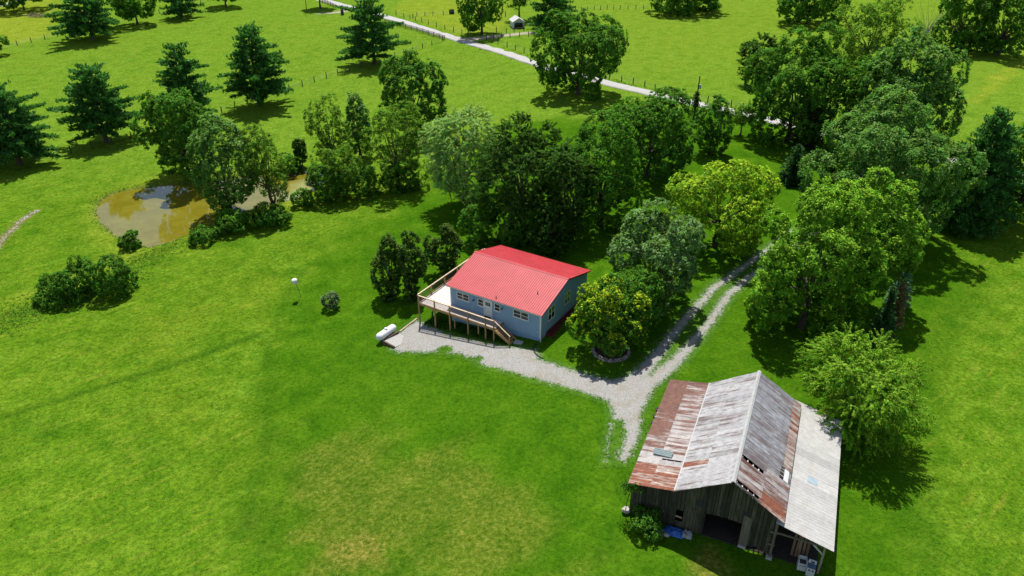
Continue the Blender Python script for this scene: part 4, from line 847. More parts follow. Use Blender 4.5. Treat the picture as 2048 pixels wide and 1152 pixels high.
MB().lathe([(.2, 1.18), (.2, 1.32), (.15, 1.40), (0, 1.42)], 14).build('valve_dome', M_TANK, tank, True)
for xx in (-.8, .8): MB().box(xx - .1, -.32, -.3, xx + .1, .32, .42).build('leg', plain('tank_saddle', (.08, .06, .05), .8), tank)
M_TIMB = wood('landscape_timber', (.13, .085, .06), (.06, .04, .03), (.8, 5, 5), .9, .25)
A_, B_, C_ = (-13.34, 71.70), (-14.90, 69.88), (-13.40, 68.73)
D_ = (A_[0] + C_[0] - B_[0], A_[1] + C_[1] - B_[1])
wz = h1(*B_); rz = lambda p, d: h1(*p) - wz + d
wall = thing('timber_wall', 'low dark timber retaining wall beside the white propane tank', 'retaining wall', (*B_, wz))
for k in range(-1, 3):
    MB().bar((A_[0] - B_[0], A_[1] - B_[1], rz(A_, .0) + .17 * (k - .1)), (0, 0, .08 + .17 * k), .17, .165).build('timber', M_TIMB, wall)
    MB().bar((.09, -.05, .08 + .17 * k), (C_[0] - B_[0], C_[1] - B_[1], rz(C_, -.1) + .17 * (k - .2)), .17, .165).build('timber', M_TIMB, wall)
fz = [(A_[0] - B_[0], A_[1] - B_[1], rz(A_, .14)), (.02, .02, .44), (C_[0] - B_[0], C_[1] - B_[1], rz(C_, .12)), (D_[0] - B_[0], D_[1] - B_[1], rz(D_, -.12))]
M_GRAV2 = plain('gravel_fill', (.36, .35, .33), .95, .35, 14.)
MB().quad(fz[0], fz[1], fz[2], fz[3]).build('gravel_fill', M_GRAV2, wall)
EA, EB = (-13.22, 72.11), (-11.48, 74.65)
ed = thing('timber_edging', 'row of weathered timbers edging the gravel pad below the deck corner', 'edging', (*EA, h1(*EA)))
M_EDG = wood('edging_timber', (.40, .31, .22), (.25, .18, .12), (.8, 5, 5), .9, .2)
for k in range(3):
    p = [(EA[0] + (EB[0] - EA[0]) * q, EA[1] + (EB[1] - EA[1]) * q) for q in ((k + .01) / 3, (k + .98) / 3)]
    MB().bar(*[(a[0] - EA[0], a[1] - EA[1], h1(*a) - h1(*EA) + .06) for a in p], .16, .16).build('timber', M_EDG, ed)

# ------------------------------------------------------------------ barn
BRZ = radians(-23.5); BX, BYY = 9.4, 41.85
barn = thing('barn', 'old weathered plank barn with a rusty patchwork tin roof and lean-to', 'barn', (BX, BYY, 0), BRZ)
def bwld(x, y): return BX + x * cos(BRZ) - y * sin(BRZ), BYY + x * sin(BRZ) + y * cos(BRZ)
M_PLANK = wood('barn_plank', (.062, .058, .038), (.012, .011, .009), (4, 4, .7), .95, .5)
M_BEAM = wood('barn_beam', (.17, .14, .10), (.08, .065, .05), (4, 4, .8), .9, .3)
def tin(name, zinc, dark, rust, bias, gain=7., streak=3.0):
    K = lambda c: tuple(v * EXK for v in c)
    zinc, dark, rust = K(zinc), K(dark), [K(r) for r in rust]
    m, nt, lk, bs = new_mat(name)
    t = nt.new('ShaderNodeTexCoord'); oi = nt.new('ShaderNodeObjectInfo'); geo = nt.new('ShaderNodeNewGeometry')
    v = nt.new('ShaderNodeVectorMath'); v.operation = 'ADD'; lk.new(t.outputs['Object'], v.inputs[0])
    s = nt.new('ShaderNodeVectorMath'); s.operation = 'SCALE'; s.inputs[0].default_value = (3, 5, 2); lk.new(oi.outputs['Random'], s.inputs['Scale']); lk.new(s.outputs[0], v.inputs[1])
    mp = nt.new('ShaderNodeMapping'); mp.inputs['Scale'].default_value = (.42, streak, 1); lk.new(v.outputs[0], mp.inputs['Vector'])
    n1 = fnoise(nt, lk, mp.outputs[0], 1.0, 6, .62, .35); n2 = fnoise(nt, lk, v.outputs[0], 2.2, 5, .7)
    b = nt.new('ShaderNodeAttribute'); b.attribute_name = 'rustbias'; b.attribute_type = 'OBJECT'
    f = math_(nt, lk, 'ADD', math_(nt, lk, 'MULTIPLY', math_(nt, lk, 'ADD', math_(nt, lk, 'SUBTRACT', n1, .5), bias), gain), b.outputs['Fac'], True)
    zc = ramp(nt, lk, n2, [(.3, dark), (.5, zinc), (.75, tuple(min(.8, c * 1.22) for c in zinc))])
    zc = mixc(nt, lk, .85, zc, ramp(nt, lk, oi.outputs['Random'], [(0, (.80,) * 3), (1, (1.15,) * 3)]), 'MULTIPLY')
    rc = ramp(nt, lk, n2, [(.3, rust[0]), (.6, rust[1]), (.8, rust[2])])
    lk.new(mixc(nt, lk, f, zc, rc), bs.inputs['Base Color'])
    lk.new(math_(nt, lk, 'ADD', math_(nt, lk, 'MULTIPLY', f, .3), .55), bs.inputs['Roughness']); bs.inputs['Specular IOR Level'].default_value = .45
    return m
RU = ((.10, .050, .038), (.20, .090, .062), (.30, .15, .10)); RU2 = ((.13, .042, .025), (.27, .085, .040), (.40, .17, .075))
M_TIN = tin('old_tin', (.42, .41, .41), (.27, .25, .25), ((.12, .085, .078), (.185, .14, .13), (.24, .185, .17)), .0, 6.)
M_TIN2 = tin('old_tin_grey', (.33, .335, .35), (.22, .215, .225), ((.10, .082, .082), (.17, .135, .132), (.21, .16, .15)), .05, 6.)
M_RUST = tin('rusty_tin', (.40, .375, .36), (.27, .235, .22), RU, .06, 6.5)
M_RUST2 = tin('orange_rust_tin', (.46, .42, .37), (.33, .28, .23), RU2, .10, 7.)
M_NEWTIN = tin('lean_to_tin', (.40, .39, .365), (.34, .33, .305), ((.30, .26, .21), (.36, .32, .26), (.40, .36, .30)), -.10, 5.)
M_ZINC = plain('zinc_and_lap_highlight', (.38, .38, .37), .5, .15)
rngb = np.random.default_rng(11); rb = random.Random(5)
def tin_mesh(L, w, n, mat, amp=.02, sag=0.):
    """one corrugated sheet: local x runs down the slope (0..L), y across (0..w)"""
    mb = MB(); k = 2 * n
    for j in range(k + 1):
        yy = w * j / k; zz = amp * (1 if j % 2 else -1)
        mb.v += [(0, yy, zz), (L * .5, yy, zz - sag), (L, yy, zz)]
    for j in range(k):
        for q in range(2): a = j * 3 + q; mb.f.append((a, a + 1, a + 4, a + 3))
    return mb.mesh('roof_sheet', mat)
def tin_row(xa, za, xb, zb, y0, y1, w, mat_of, lift=.0, skip=(), n=4, bias_of=None, amp=.02, cache={}):
    L = hypot(xb - xa, zb - za) + .10; pitch = atan2(za - zb, xb - xa) if xb > xa else atan2(za - zb, xa - xb)
    y = y0; k = 0
    while y < y1 - .05:
        ww = min(w, y1 - y); hit = [s for s in skip if s[0] < y + ww - .02 and s[1] > y + .02]
        if hit and hit[0][0] <= y + .02:  y = hit[0][1]; continue
        if hit: ww = hit[0][0] - y
        m = mat_of(y + ww / 2, k); key = (round(L, 2), round(ww, 2), m.name)
        if key not in cache: cache[key] = tin_mesh(L, ww + .05, n, m, amp)
        o = place('roof_sheet', cache[key], barn, (xa, y - .025, za + lift + .009 * (k % 2) + rb.uniform(0, .007)))
        if xb > xa: o.rotation_euler = (rb.uniform(-.004, .004), pitch, rb.uniform(-.006, .006))
        else: o.rotation_euler = (0, pitch, pi); o.location.y = y + ww + .025
        o['rustbias'] = float((bias_of(y + ww / 2, k) if bias_of else 0) + rb.gauss(0, .22))
        y += ww; k += 1
M_BEAM2 = wood('pale_batten', (.55, .50, .43), (.38, .33, .27), (4, .8, 4), .9, .25)
EZB = 3.55
# left skirt roof, upper left slope (two rows), right slope (two rows), lean-to: higher rows lap over lower ones
def ml(y, k): return M_RUST2 if y < 2.05 else M_RUST
tin_row(1.6, 3.81, -.16, 3.52, -.4, 14.0, .66, ml, .02, (), bias_of=lambda y, k: .5 if y < 2.05 else (-.3 if y < 3.4 else .35 + .1 * (y - 5) if y < 9 else 1.4))
tin_row(3.3, 4.10, 1.55, 3.80, -.42, 14.0, .66, lambda y, k: M_RUST2 if y < 2.05 else M_RUST, .045, ((2.8, 3.02),), bias_of=lambda y, k: .15 if y < 2.05 else (-.9 if y < 3.5 else -.35 + .09 * (y - 4)))
tin_row(5.35, 5.39, 3.2, 4.05, -.44, 14.0, .66, lambda y, k: M_RUST2 if 2.1 < y < 2.9 else M_TIN, .045, bias_of=lambda y, k: -.2 if y < 4 else .1)
tin_row(7.34, 6.63, 5.25, 5.33, -.46, 14.0, .66, lambda y, k: M_TIN, .07, bias_of=lambda y, k: -.6 if y < 3 else .1)
mr = lambda y, k: M_RUST if y < 2.55 else M_TIN2
tin_row(9.2, 5.43, 11.15, 4.22, -.45, 14.0, .66, lambda y, k: M_RUST2 if y < .9 else (M_RUST if y < 3.4 else M_TIN2), .045, bias_of=lambda y, k: .6 if y < .9 else .0)
tin_row(7.26, 6.63, 9.3, 5.37, -.45, 14.0, .66, mr, .07, ((-.28, .1), (2.52, 2.92)), bias_of=lambda y, k: -.1 if y < 2.5 else 0)
tin_row(10.72, 4.02, 14.72, 2.98, -.5, 14.75, .92, lambda y, k: M_NEWTIN, .03, n=3, amp=.015)
tin_row(10.55, 4.63, 11.15, 4.255, 4.95, 13.9, .66, lambda y, k: M_RUST2, .085, bias_of=lambda y, k: -.25)
rc_ = MB()
for k in range(6):
    ya, yb = -.5 + 14.5 * k / 6, -.5 + 14.5 * (k + 1) / 6 + .06
    MB().prism([(7.14, 6.595), (7.3, 6.70), (7.46, 6.595), (7.46, 6.615), (7.3, 6.725), (7.14, 6.615)], ya, yb, 'y').build('ridge_cap', M_ZINC, barn, loc=(0, 0, .05 + .006 * (k % 2)))
pz = lambda x: 5.43 + (x - 9.2) * (4.22 - 5.43) / 1.95
for nm, xa, xb, mt, up_ in (('gap_shade_panel', 10.38, 10.66, plain('gap_shade', (.012, .011, .01), .95), .062), ('pale_sheet', 10.70, 11.06, plain('pale_sheet', (.60, .60, .59), .5, .1), .075)):  # dark panel laid over the sheets paints the shaded inside of a gap
    MB().hexa([(xa, 3.52, pz(xa) + up_), (xb, 3.52, pz(xb) + up_), (xb, 4.86, pz(xb) + up_), (xa, 4.86, pz(xa) + up_), (xa, 3.52, pz(xa) + up_ + .012), (xb, 3.52, pz(xb) + up_ + .012), (xb, 4.86, pz(xb) + up_ + .012), (xa, 4.86, pz(xa) + up_ + .012)]).build(nm, mt, barn)
for yy in (3.85, 4.3, 4.6): MB().bar((10.36, yy, pz(10.36) + .085), (10.68, yy, pz(10.68) + .085), .035, .02).build('slat', M_BEAM2, barn)
for k in range(5):
    MB().bar((3.30, -.42 + 2.88 * k, 4.185 + .004 * (k % 2)), (3.30, -.42 + 2.88 * (k + 1) + .05, 4.185 + .004 * (k % 2)), .10, .012).build('lap_highlight', M_ZINC, barn)  # bright strips paint the highlight along the sheet lap
# torn loose sheet on the skirt roof
me_ = tin_mesh(1.55, .62, 4, plain('loose_tin', (.22, .27, .27), .5, .2))
o = place('loose_sheet', me_, barn, (.75, 3.25, 3.86), (radians(14), radians(-8), radians(-6))); tag(o, 'grey green loose roof sheet lifted out of place')
# frame
pu = MB()
def slope_bars(xa, za, xb, zb, n, y0, y1, w=.09):
    for k in range(n + 1):
        q = k / n; MB().box(-w / 2, y0, -.09, w / 2, y1, -.01).build('purlin', M_BEAM2, barn, loc=(xa + (xb - xa) * q, 0, za + (zb - za) * q - .03))
slope_bars(.1, 3.55, 3.2, 4.06, 5, -.3, 13.8); slope_bars(3.4, 4.15, 7.1, 6.45, 7, -.3, 13.8); slope_bars(7.5, 6.45, 11.0, 4.28, 8, -.3, 13.8); slope_bars(10.95, 3.93, 14.5, 3.01, 4, -.35, 14.6)
for yy in np.linspace(.15, 13.7, 8):
    for (xa, za, xb, zb) in ((.1, 3.42, 3.25, 3.93), (3.25, 3.95, 7.3, 6.40), (7.3, 6.40, 10.95, 4.13), (10.95, 3.78, 14.45, 2.86)):
        MB().bar((xa, yy, za - .1), (xb, yy, zb - .1), .06, .14).build('rafter', M_BEAM, barn)
def prof_z(x):
    xs = [-.2, 3.25, 7.3, 11.2]; zs = [3.40, 3.97, 6.50, 4.10]
    return float(np.interp(x, xs, zs))
DOOR = (5.83, 8.52, 2.55)
x = .02
while x < 10.75:                                     # front wall, plank by plank
    w = min(rb.uniform(.20, .31), 10.78 - x); zb_ = rb.uniform(.02, .14) if x < 8.7 else rb.uniform(.2, .62)
    if x + w > DOOR[0] and x < DOOR[1]:
        if x < DOOR[0] - .1: w = DOOR[0] - x
        else: zb_ = DOOR[2] + rb.uniform(-.10, .06)
    if 3.75 < x + w / 2 < 4.05: 
        MB().prism([(x + .01, .05), (x + w - .012, .05), (x + w - .012, .8), (x + .01, .78)], -.028, -.002, 'y').build('plank', M_PLANK, barn); zb_ = 1.95
    xr = x + w - rb.uniform(.012, .035)
    if rb.random() < .93:
        MB().prism([(x, zb_), (xr, zb_ + rb.uniform(-.03, .03)), (xr, prof_z(xr) - .03), (x, prof_z(x) - .03)], -.028 - rb.uniform(0, .012), -.002, 'y').build('plank', M_PLANK, barn)
    x += w
leaf = MB().prism([(0, 0), (.62, 0), (.62, 3.2), (0, 3.3)], -.03, 0, 'y').build('door_leaf', wood('grey_green_plank', (.15, .135, .10), (.07, .06, .045), (6, 6, .5), .95, .1), barn, loc=(8.5, -.05, .12), rot=(0, 0, radians(-4)))
MB().box(.0, -.04, -.02, .55, .02, .22).build('kick_board', M_ZINC, leaf, loc=(.03, -.03, 0))
for px_, pz_, pw_, ph_ in ((5.0, 2.95, .55, .62), (8.35, 3.35, .5, .42), (1.0, 2.45, .75, .12)):
    MB().box(0, -.055, 0, pw_, -.042, ph_).build('hatch', plain('dark_hatch', (.03, .032, .036), .9), barn, loc=(px_, 0, pz_))
bk = MB(); bk.prism([(0, 0), (10.75, 0), (10.75, 4.0), (7.3, 6.4), (3.25, 3.9), (0, 3.38)], 13.55, 13.6, 'y'); bk.build('back_wall', M_PLANK, barn)
for sx in (0, 10.72):
    y = .02
    while y < 13.5:
        w = rb.uniform(.2, .32); MB().box(0, y, rb.uniform(0, .1), .028, y + w - .015, 3.36 if sx == 0 else 3.9).build('plank', M_PLANK, barn, loc=(sx - .014, 0, 0)); y += w
for (px_, py_, ph_) in [(10.85, -.1, 3.85)] + [(10.9, q, 3.75) for q in (4.6, 9.2, 13.6)]: MB().box(-.09, -.09, -.2, .09, .09, ph_).build('post', M_BEAM, barn, loc=(px_, py_, 0), rot=(0, 0, rb.uniform(-.1, .1)))
MB().box(-.22, -.2, -.1, .22, .2, .22).build('footing', plain('concrete', (.36, .35, .33), .9), barn, loc=(10.82, -.14, 0))
for yy in (-.1, 4.7, 9.4, 14.2):
    MB().box(-.075, -.075, -.2, .075, .075, 2.85).build('post', M_TAN2, barn, loc=(14.28, yy, 0)) if 'M_TAN2' in globals() else MB().box(-.075, -.075, -.2, .075, .075, 2.82).build('post', wood('pale_post', (.30, .26, .17), (.18, .15, .1), (4, 4, .8)), barn, loc=(14.28, yy, 0))
    MB().bar((13.4, yy, 2.74), (14.22, yy, 1.95), .05, .13).build('brace', M_BEAM2, barn)
MB().bar((10.9, -.1, 2.72), (14.25, -.1, 2.72), .06, .17).build('beam', M_BEAM, barn); MB().bar((14.28, -.2, 2.80), (14.28, 14.3, 2.80), .07, .16).build('beam', M_BEAM, barn)
for k, (zz) in enumerate((1.35, 2.6)): MB().box(10.5, -.17, zz, 11.0, -.12, zz + .14).build('cross_board', M_BEAM, barn)
MB().box(12.45, 5.2, 0, 13.25, 5.85, .012).build('skylight', plain('blue_patch', (.30, .38, .42), .5, .2), barn, loc=(0, 0, 0))
sk = bpy.data.objects['skylight']; sk.data = MB().box(0, 0, 0, .78, .66, .012).mesh('skylight', plain('blue_patch', (.30, .38, .42), .5, .2)); sk.location = (12.5, 5.2, 4.02 - (12.5 - 10.72) * .26 + .05); sk.rotation_euler = (0, atan2(1.04, 4.0), 0)
MB().box(.1, .05, -.2, 14.2, 13.5, .06).build('dirt_floor', plain('dark_dirt', (.035, .027, .02), .95, .3), barn)
# things around the barn
for k, (bx_, bl) in enumerate(((12.35, 2.3), (12.6, 2.5), (12.85, 2.45), (13.1, 2.6), (13.35, 2.2))):
    o = MB().box(-.09, -.025, 0, .09, .025, bl).build('lumber_board', wood('brown_board', (.20, .13, .08), (.10, .07, .05), (5, 5, .6)), None, loc=(*bwld(bx_, .75), .0), rot=(radians(-9), radians(rb.uniform(-3, 3)), BRZ))
    tag(o, ('leftmost', 'second from left', 'middle', 'second from right', 'rightmost')[k] + ' of the five brown boards leaning upright in the open lean-to', 'board', 'boards leaning in the lean-to')
M_APP = plain('enamel', (.55, .56, .55), .4, .08)
a1 = thing('old_appliance', 'discarded white appliance with an open dark top, left of the pair under the lean-to', 'appliance', (*bwld(13.12, -.1), 0), BRZ + .1)
mb = MB(); mb.box(-.3, -.3, .02, .3, .3, .55); mb.box(-.3, -.3, .55, -.25, .3, .92); mb.box(.25, -.3, .55, .3, .3, .92); mb.box(-.25, .25, .55, .25, .3, .95); mb.box(-.25, -.3, .55, .25, -.25, .72); mb.build('cabinet', M_APP, a1)
MB().box(-.24, -.24, .56, .24, .24, .62).build('tub', plain('dark_tub', (.07, .055, .06), .7), a1); MB().box(-.22, -.325, .50, .22, -.302, .54).build('trim_strip', plain('green_strip', (.03, .10, .07), .5), a1)
a2 = thing('old_cooker', 'discarded white cooker with two dark round holes, right of the pair under the lean-to', 'cooker', (*bwld(13.75, -.4), 0), BRZ - .05)
mb = MB(); mb.box(-.28, -.3, .02, .28, .3, .85); mb.box(-.28, .2, .85, .28, .3, 1.15); mb.build('cabinet', M_APP, a2)
MB().box(-.28, -.31, .86, .28, .19, .875).build('hob', plain('blue_grey_hob', (.10, .15, .22), .4), a2)
for xx in (-.12, .12): MB().lathe([(0, -.33), (.07, -.33), (.07, -.302)], 12, (xx, 0, .66), 'y').build('dial', M_BLACK, a2)
MB().box(-.1, .16, .95, .15, .198, 1.08).build('clock_panel', M_BLACK, a2)
def blob(name, mat, loc, s, seed, label, cat, n=14):
    r_ = np.random.default_rng(seed); mb = MB(); g = n
    hh = r_.random((g, g)) * .8 + .2
    for i in range(g):
        for j in range(g):
            u, v = i / (g - 1) * 2 - 1, j / (g - 1) * 2 - 1; e = max(0, 1 - u * u * u * u) * max(0, 1 - v ** 4)
            mb.v.append(((u + r_.normal(0, .04)) * s[0], (v + r_.normal(0, .04)) * s[1], e * hh[i, j] * s[2] - .02))
    for i in range(g - 1):
        for j in range(g - 1): a = i * g + j; mb.f.append((a, a + g, a + g + 1, a + 1))
    return tag(mb.build(name, mat, None, loc=loc, rot=(0, 0, BRZ)), label, cat)
blob('tarp', plain('blue_plastic', (.03, .12, .42), .4, .3), (*bwld(3.75, -.55), .0), (.75, .42, .45), 3, 'crumpled blue tarp on the ground against the barn front', 'tarp')
blob('plastic_sheet', plain('grey_plastic', (.30, .31, .33), .5, .3), (*bwld(4.75, -.45), 0), (.4, .32, .6), 5, 'crumpled grey white plastic beside the blue tarp', 'plastic sheet', 10)
blob('rubble_pile', plain('pale_rubble', (.36, .35, .34), .9, .4, 6.), (*bwld(2.9, -.95), 0), (.6, .28, .16), 6, 'low pile of pale rubble in front of the blue tarp', 'rubble', 12)
def rock_mesh(seed, mat, r=1.):
    r_ = np.random.default_rng(seed); mb = MB().lathe([(0, -.6), (.75, -.45), (1, .0), (.7, .5), (0, .62)], 7)
    mb.v = [tuple(np.array(v) * r * r_.uniform(.8, 1.2)) for v in mb.v]; return mb.mesh('rock', mat)
M_ROCK = plain('pale_rock', (.40, .375, .35), .9, .3, 2.5)
o = place('stone_block', rock_mesh(2, M_ROCK, .35), None, (*bwld(-.25, -.05), .2)); tag(o, 'white grey stone against the front left corner post of the barn', 'stone')
for k, (tx, ty) in enumerate(((-0.76, 11.46), (-0.82, 12.45), (-0.83, 13.48))):
    o = MB().lathe([(.16, .02), (.30, .0), (.34, .10), (.30, .2), (.16, .18), (.16, .02)], 14).build('tyre', M_BLACK, None, True, loc=(*bwld(tx, ty), h1(*bwld(tx, ty)) + .01), rot=(.1, .05 * k, 0))
    tag(o, 'black tyre lying in the grass along the left side of the barn', 'tyre', 'tyres beside the barn')
def vine(name, label, cat, loc, pts, seed, L, base, rz=0):
    r_ = np.random.default_rng(seed); t = thing(name, label, cat, loc, rz); n = len(pts)
    C_ = np.array(pts); Nn = unit(r_.normal(size=C_.shape) + np.array([0, -.5, .8]))
    crown_obj('leaves', [leaf_quads(r_, C_, Nn, L * r_.uniform(.7, 1.3, n), .7, vary(r_, base, n))], M_LEAF, t); return t
r_ = np.random.default_rng(9)
iv = np.concatenate([np.stack([r_.normal(.15, .35, 260), r_.normal(-.42, .12, 260), 3.25 + r_.normal(0, .18, 260)], 1), np.stack([r_.normal(-.35, .25, 160), r_.normal(-.1, .35, 160), r_.uniform(2.3, 3.4, 160)], 1)])
t = vine('climbing_vine', 'green vine climbing over the front left eave of the barn', 'vine', (BX, BYY, 0), iv, 9, .17, (.05, .10, .02), BRZ)
MB().tube([(-.25, -.3, 0), (-.2, -.25, 1.5), (.1, -.35, 3.2)], .03, 5).build('stem', M_BARK, t)

# ------------------------------------------------------------------ shed
sx_, sy_ = (2.16, 244.28)
shed = thing('shed', 'small white gabled shed with an open front behind the lane', 'shed', (sx_, sy_, h1(sx_, sy_)), radians(12))
M_SHED = plain('shed_paint', (.62, .68, .72), .7, .08)
w2, eh, rh, ln = 1.75, 2.1, 3.15, 5.2
fw_ = MB(); fw_.box(-w2, 0, -.1, -1.4, .1, eh); fw_.box(1.4, 0, -.1, w2, .1, eh)
fw_.prism([(-1.4, 1.45), (-1.1, 1.8), (1.1, 1.8), (1.4, 1.45), (1.4, eh), (0, rh - .1), (-1.4, eh)][::-1], 0, .1, 'y'); fw_.prism([(-w2, eh), (-1.4, eh), (0, rh - .1), (1.4, eh), (w2, eh), (0, rh)][::-1], .004, .096, 'y'); fw_.build('front_wall', M_SHED, shed)
sw = MB(); sw.box(-w2, .102, -.1, -w2 + .08, ln, eh); sw.box(w2 - .08, .102, -.1, w2, ln, eh); sw.prism([(-w2 + .08, -.1), (w2 - .08, -.1), (w2 - .08, eh), (0, rh - .05), (-w2 + .08, eh)][::-1], ln - .08, ln, 'y'); sw.build('wall', M_SHED, shed)
M_SROOF = plain('pale_roof', (.52, .49, .47), .5, .2, 1.2)
for sg in (-1, 1):
    MB().hexa([(sg * (w2 + .35), -.35, eh - .16), (sg * (w2 + .35), ln + .2, eh - .16), (0, ln + .2, rh + .04), (0, -.35, rh + .04), (sg * (w2 + .35), -.35, eh - .10), (sg * (w2 + .35), ln + .2, eh - .10), (0, ln + .2, rh + .10), (0, -.35, rh + .10)]).build('roof_slope', M_SROOF, shed)
MB().box(-1.4, -.03, .0, 1.4, -.002, .38).build('kick_board', plain('brown_board_low', (.16, .09, .07), .8), shed)

# ------------------------------------------------------------------ fences
M_POST = wood('fence_post_wood', (.060, .050, .040), (.025, .022, .018), (5, 5, 1), .95, .3)
M_WIRE = plain('fence_wire', (.20, .20, .19), .5, .1)
M_BLK = plain('black_stained_board', (.022, .020, .020), .8, .3)
post_me = [MB().lathe([(.115, -.3), (.11, 1.34), (.09, 1.42), (0, 1.43)], 7).mesh('post', M_POST), MB().lathe([(.14, -.3), (.13, 1.55), (.11, 1.62), (0, 1.63)], 7).mesh('post', M_POST)]
def resample(pts, step):
    out = [pts[0]]; 
    for a, b in zip(pts[:-1], pts[1:]):
        k = max(1, round(hypot(b[0] - a[0], b[1] - a[1]) / step))
        out += [(a[0] + (b[0] - a[0]) * q / k, a[1] + (b[1] - a[1]) * q / k) for q in range(1, k + 1)]
    return out
def wire_fence(label, pts, step=4.0, wires=(.45, .85, 1.22), seed=0):
    r_ = random.Random(seed); ps = resample(pts, step); o = ps[0]; oz = h1(*o); t = thing('wire_fence', label, 'fence', (*o, oz)); tops = []
    for i, p in enumerate(ps):
        z_ = h1(*p); q = place('post', post_me[1 if i in (0, len(ps) - 1) else 0], t, (p[0] - o[0], p[1] - o[1], z_ - oz), (r_.gauss(0, .035), r_.gauss(0, .035), r_.random()), (1, 1, r_.uniform(.93, 1.1))); tops.append((p[0] - o[0], p[1] - o[1], z_ - oz))
    for h_ in wires: MB().tube([(a, b, c + h_) for a, b, c in tops], .008, 3, False).build('wire', M_WIRE, t)
    return t
wire_fence('wire fence with leaning posts along the yellow field in the far left corner', [(-151.57, 215.79), (-147.21, 224.55), (-144.96, 228.02), (-142.83, 231.62), (-140.48, 234.72), (-138.92, 239.23), (-132.71, 249.74), (-128.70, 257.59), (-126.52, 261.85), (-125.63, 267.35), (-117.49, 292.90), (-116.00, 303.69)], 4.6, seed=1)
wire_fence('wire fence crossing the left pasture behind the pond up to the black board fence', [(-97.27, 127.51), (-93.40, 131.95), (-88.77, 134.96), (-86.68, 137.80), (-76.41, 149.89), (-66.20, 164.49), (-60.85, 175.81), (-55.38, 182.20), (-52.94, 185.50), (-50.68, 188.88), (-48.34, 192.35), (-45.88, 195.00), (-43.31, 198.17), (-33.02, 211.14), (-28.79, 217.33), (-26.33, 221.51), (-23.77, 224.11), (-20.90, 229.17)], 4.2, seed=2)
wire_fence('wire fence along the far side of the lane between the pale road and the feeder', [(-40.44, 268.31), (-36.94, 262.74), (-34.68, 260.98), (-32.52, 258.42), (-30.07, 255.95), (-27.51, 251.99), (-24.54, 248.15), (-21.48, 244.39), (-18.50, 240.70), (-15.64, 237.72), (-13.58, 234.14)], 4.4, seed=3)
wire_fence('wire fence following the lane from the shed track past the large oak', [(-7.72, 229.38), (-5.67, 225.75), (-4.13, 222.86), (-1.45, 218.43), (1.00, 214.67), (3.35, 209.73), (5.50, 206.20), (7.71, 202.25), (16.12, 190.06), (23.84, 180.38), (26.40, 177.51), (28.84, 175.17), (31.15, 172.44), (33.17, 169.79), (35.09, 167.62), (38.85, 163.04), (42.95, 159.44), (47.21, 155.98), (49.18, 154.11), (52.89, 150.49)], 4.5, seed=4)
wire_fence('short wire fence on the near side of the shed track', [(-5.47, 230.37), (-3.05, 231.37), (-0.61, 230.99), (2.29, 231.99), (5.04, 231.64), (10.15, 233.56)], 5, seed=5)
wire_fence('short wire fence between the shed and its track', [(-4.89, 240.26), (-1.72, 237.68), (0.63, 238.16), (3.78, 240.16)], 6, seed=6)
wire_fence('faint wire fence behind the shed and the dark feeder', [(-33.76, 261.85), (-32.80, 265.46), (-30.14, 266.40), (-27.45, 267.35), (-23.88, 268.31), (-18.84, 271.29), (-11.39, 274.34), (-3.36, 272.30), (-2.24, 265.40)], 5, seed=7)
wire_fence('far wire fence of thin posts across the top of the middle pasture', [(22.57, 276.41), (29.58, 278.51), (39.10, 279.57), (50.67, 280.64), (55.97, 282.80)], 2.6, seed=8)
def board_fence(label, pts, step=2.5):
    ps = resample(pts, step); o = ps[0]; oz = h1(*o); t = thing('board_fence', label, 'fence', (*o, oz)); q = [(p[0] - o[0], p[1] - o[1], h1(*p) - oz) for p in ps]
    pm = MB().box(-.08, -.08, -.3, .08, .08, 1.45).mesh('post', M_BLK)
    for a in q: place('post', pm, t, a)
    for a, b in zip(q[:-1], q[1:]):
        for h_ in (.25, .58, .91, 1.24): MB().bar((a[0], a[1], a[2] + h_), (b[0], b[1], b[2] + h_), .04, .14).build('rail', M_BLK, t)
    return t
board_fence('black four board fence along the near side of the road right of the big pine', [(-42.08, 253.57), (-36.51, 249.00), (-28.07, 239.85), (-20.39, 230.35)], 2.9)
board_fence('short black board fence in the shade at the top, left of the big pine', [(-73.88, 298.80), (-69.01, 290.60), (-64.27, 282.26)], 2.9)
lp = (49.64, 143.66)
tag(place('fence_post', post_me[1], None, (*lp, h1(*lp)), scale=(1.4, 1.4, 1.1)), 'lone wooden post on the lawn side of the lane', 'post')

# ------------------------------------------------------------------ small things
bp = (-27.48, 81.96); bz = h1(*bp)
bh = thing('birdhouse', 'white birdhouse on a thin leaning pole on the left lawn', 'birdhouse', (*bp, bz))
MB().tube([(0, 0, -.3), (-.16, 0, 1.0), (-.38, .02, 2.2)], .028, 6).build('pole', plain('dark_pole', (.05, .05, .05), .5), bh)
MB().lathe([(.20, 0), (.30, .12), (.33, .45), (.30, .62)], 8).build('box', M_WHITE, bh, loc=(-.42, .02, 2.1), rot=(0, radians(-12), .3))
MB().lathe([(.30, .62), (.40, .60), (.30, .74), (0, .86)], 8).build('roof', M_WHITE, bh, loc=(-.42, .02, 2.1), rot=(0, radians(-12), .3))
up_ = (36.91, 145.65); uz = h1(*up_)
pole = thing('utility_pole', 'weathered utility pole wrapped in dark vine beside the lane', 'utility pole', (*up_, uz))
MB().tube([(0, 0, -.3), (.06, 0, 4), (.14, 0, 9.2)], [.17, .15, .11], 8).build('pole', M_BARK, pole)
MB().lathe([(.0, -.45), (.2, -.4), (.22, .3), (.18, .42), (0, .45)], 10).build('transformer', plain('transformer_grey', (.42, .47, .5), .5), pole, loc=(.42, -.1, 7.1))
MB().bar((.1, 0, 7.3), (.4, -.1, 7.3), .06, .06).build('bracket', M_BLACK, pole)
r_ = np.random.default_rng(21); q = r_.random(900)
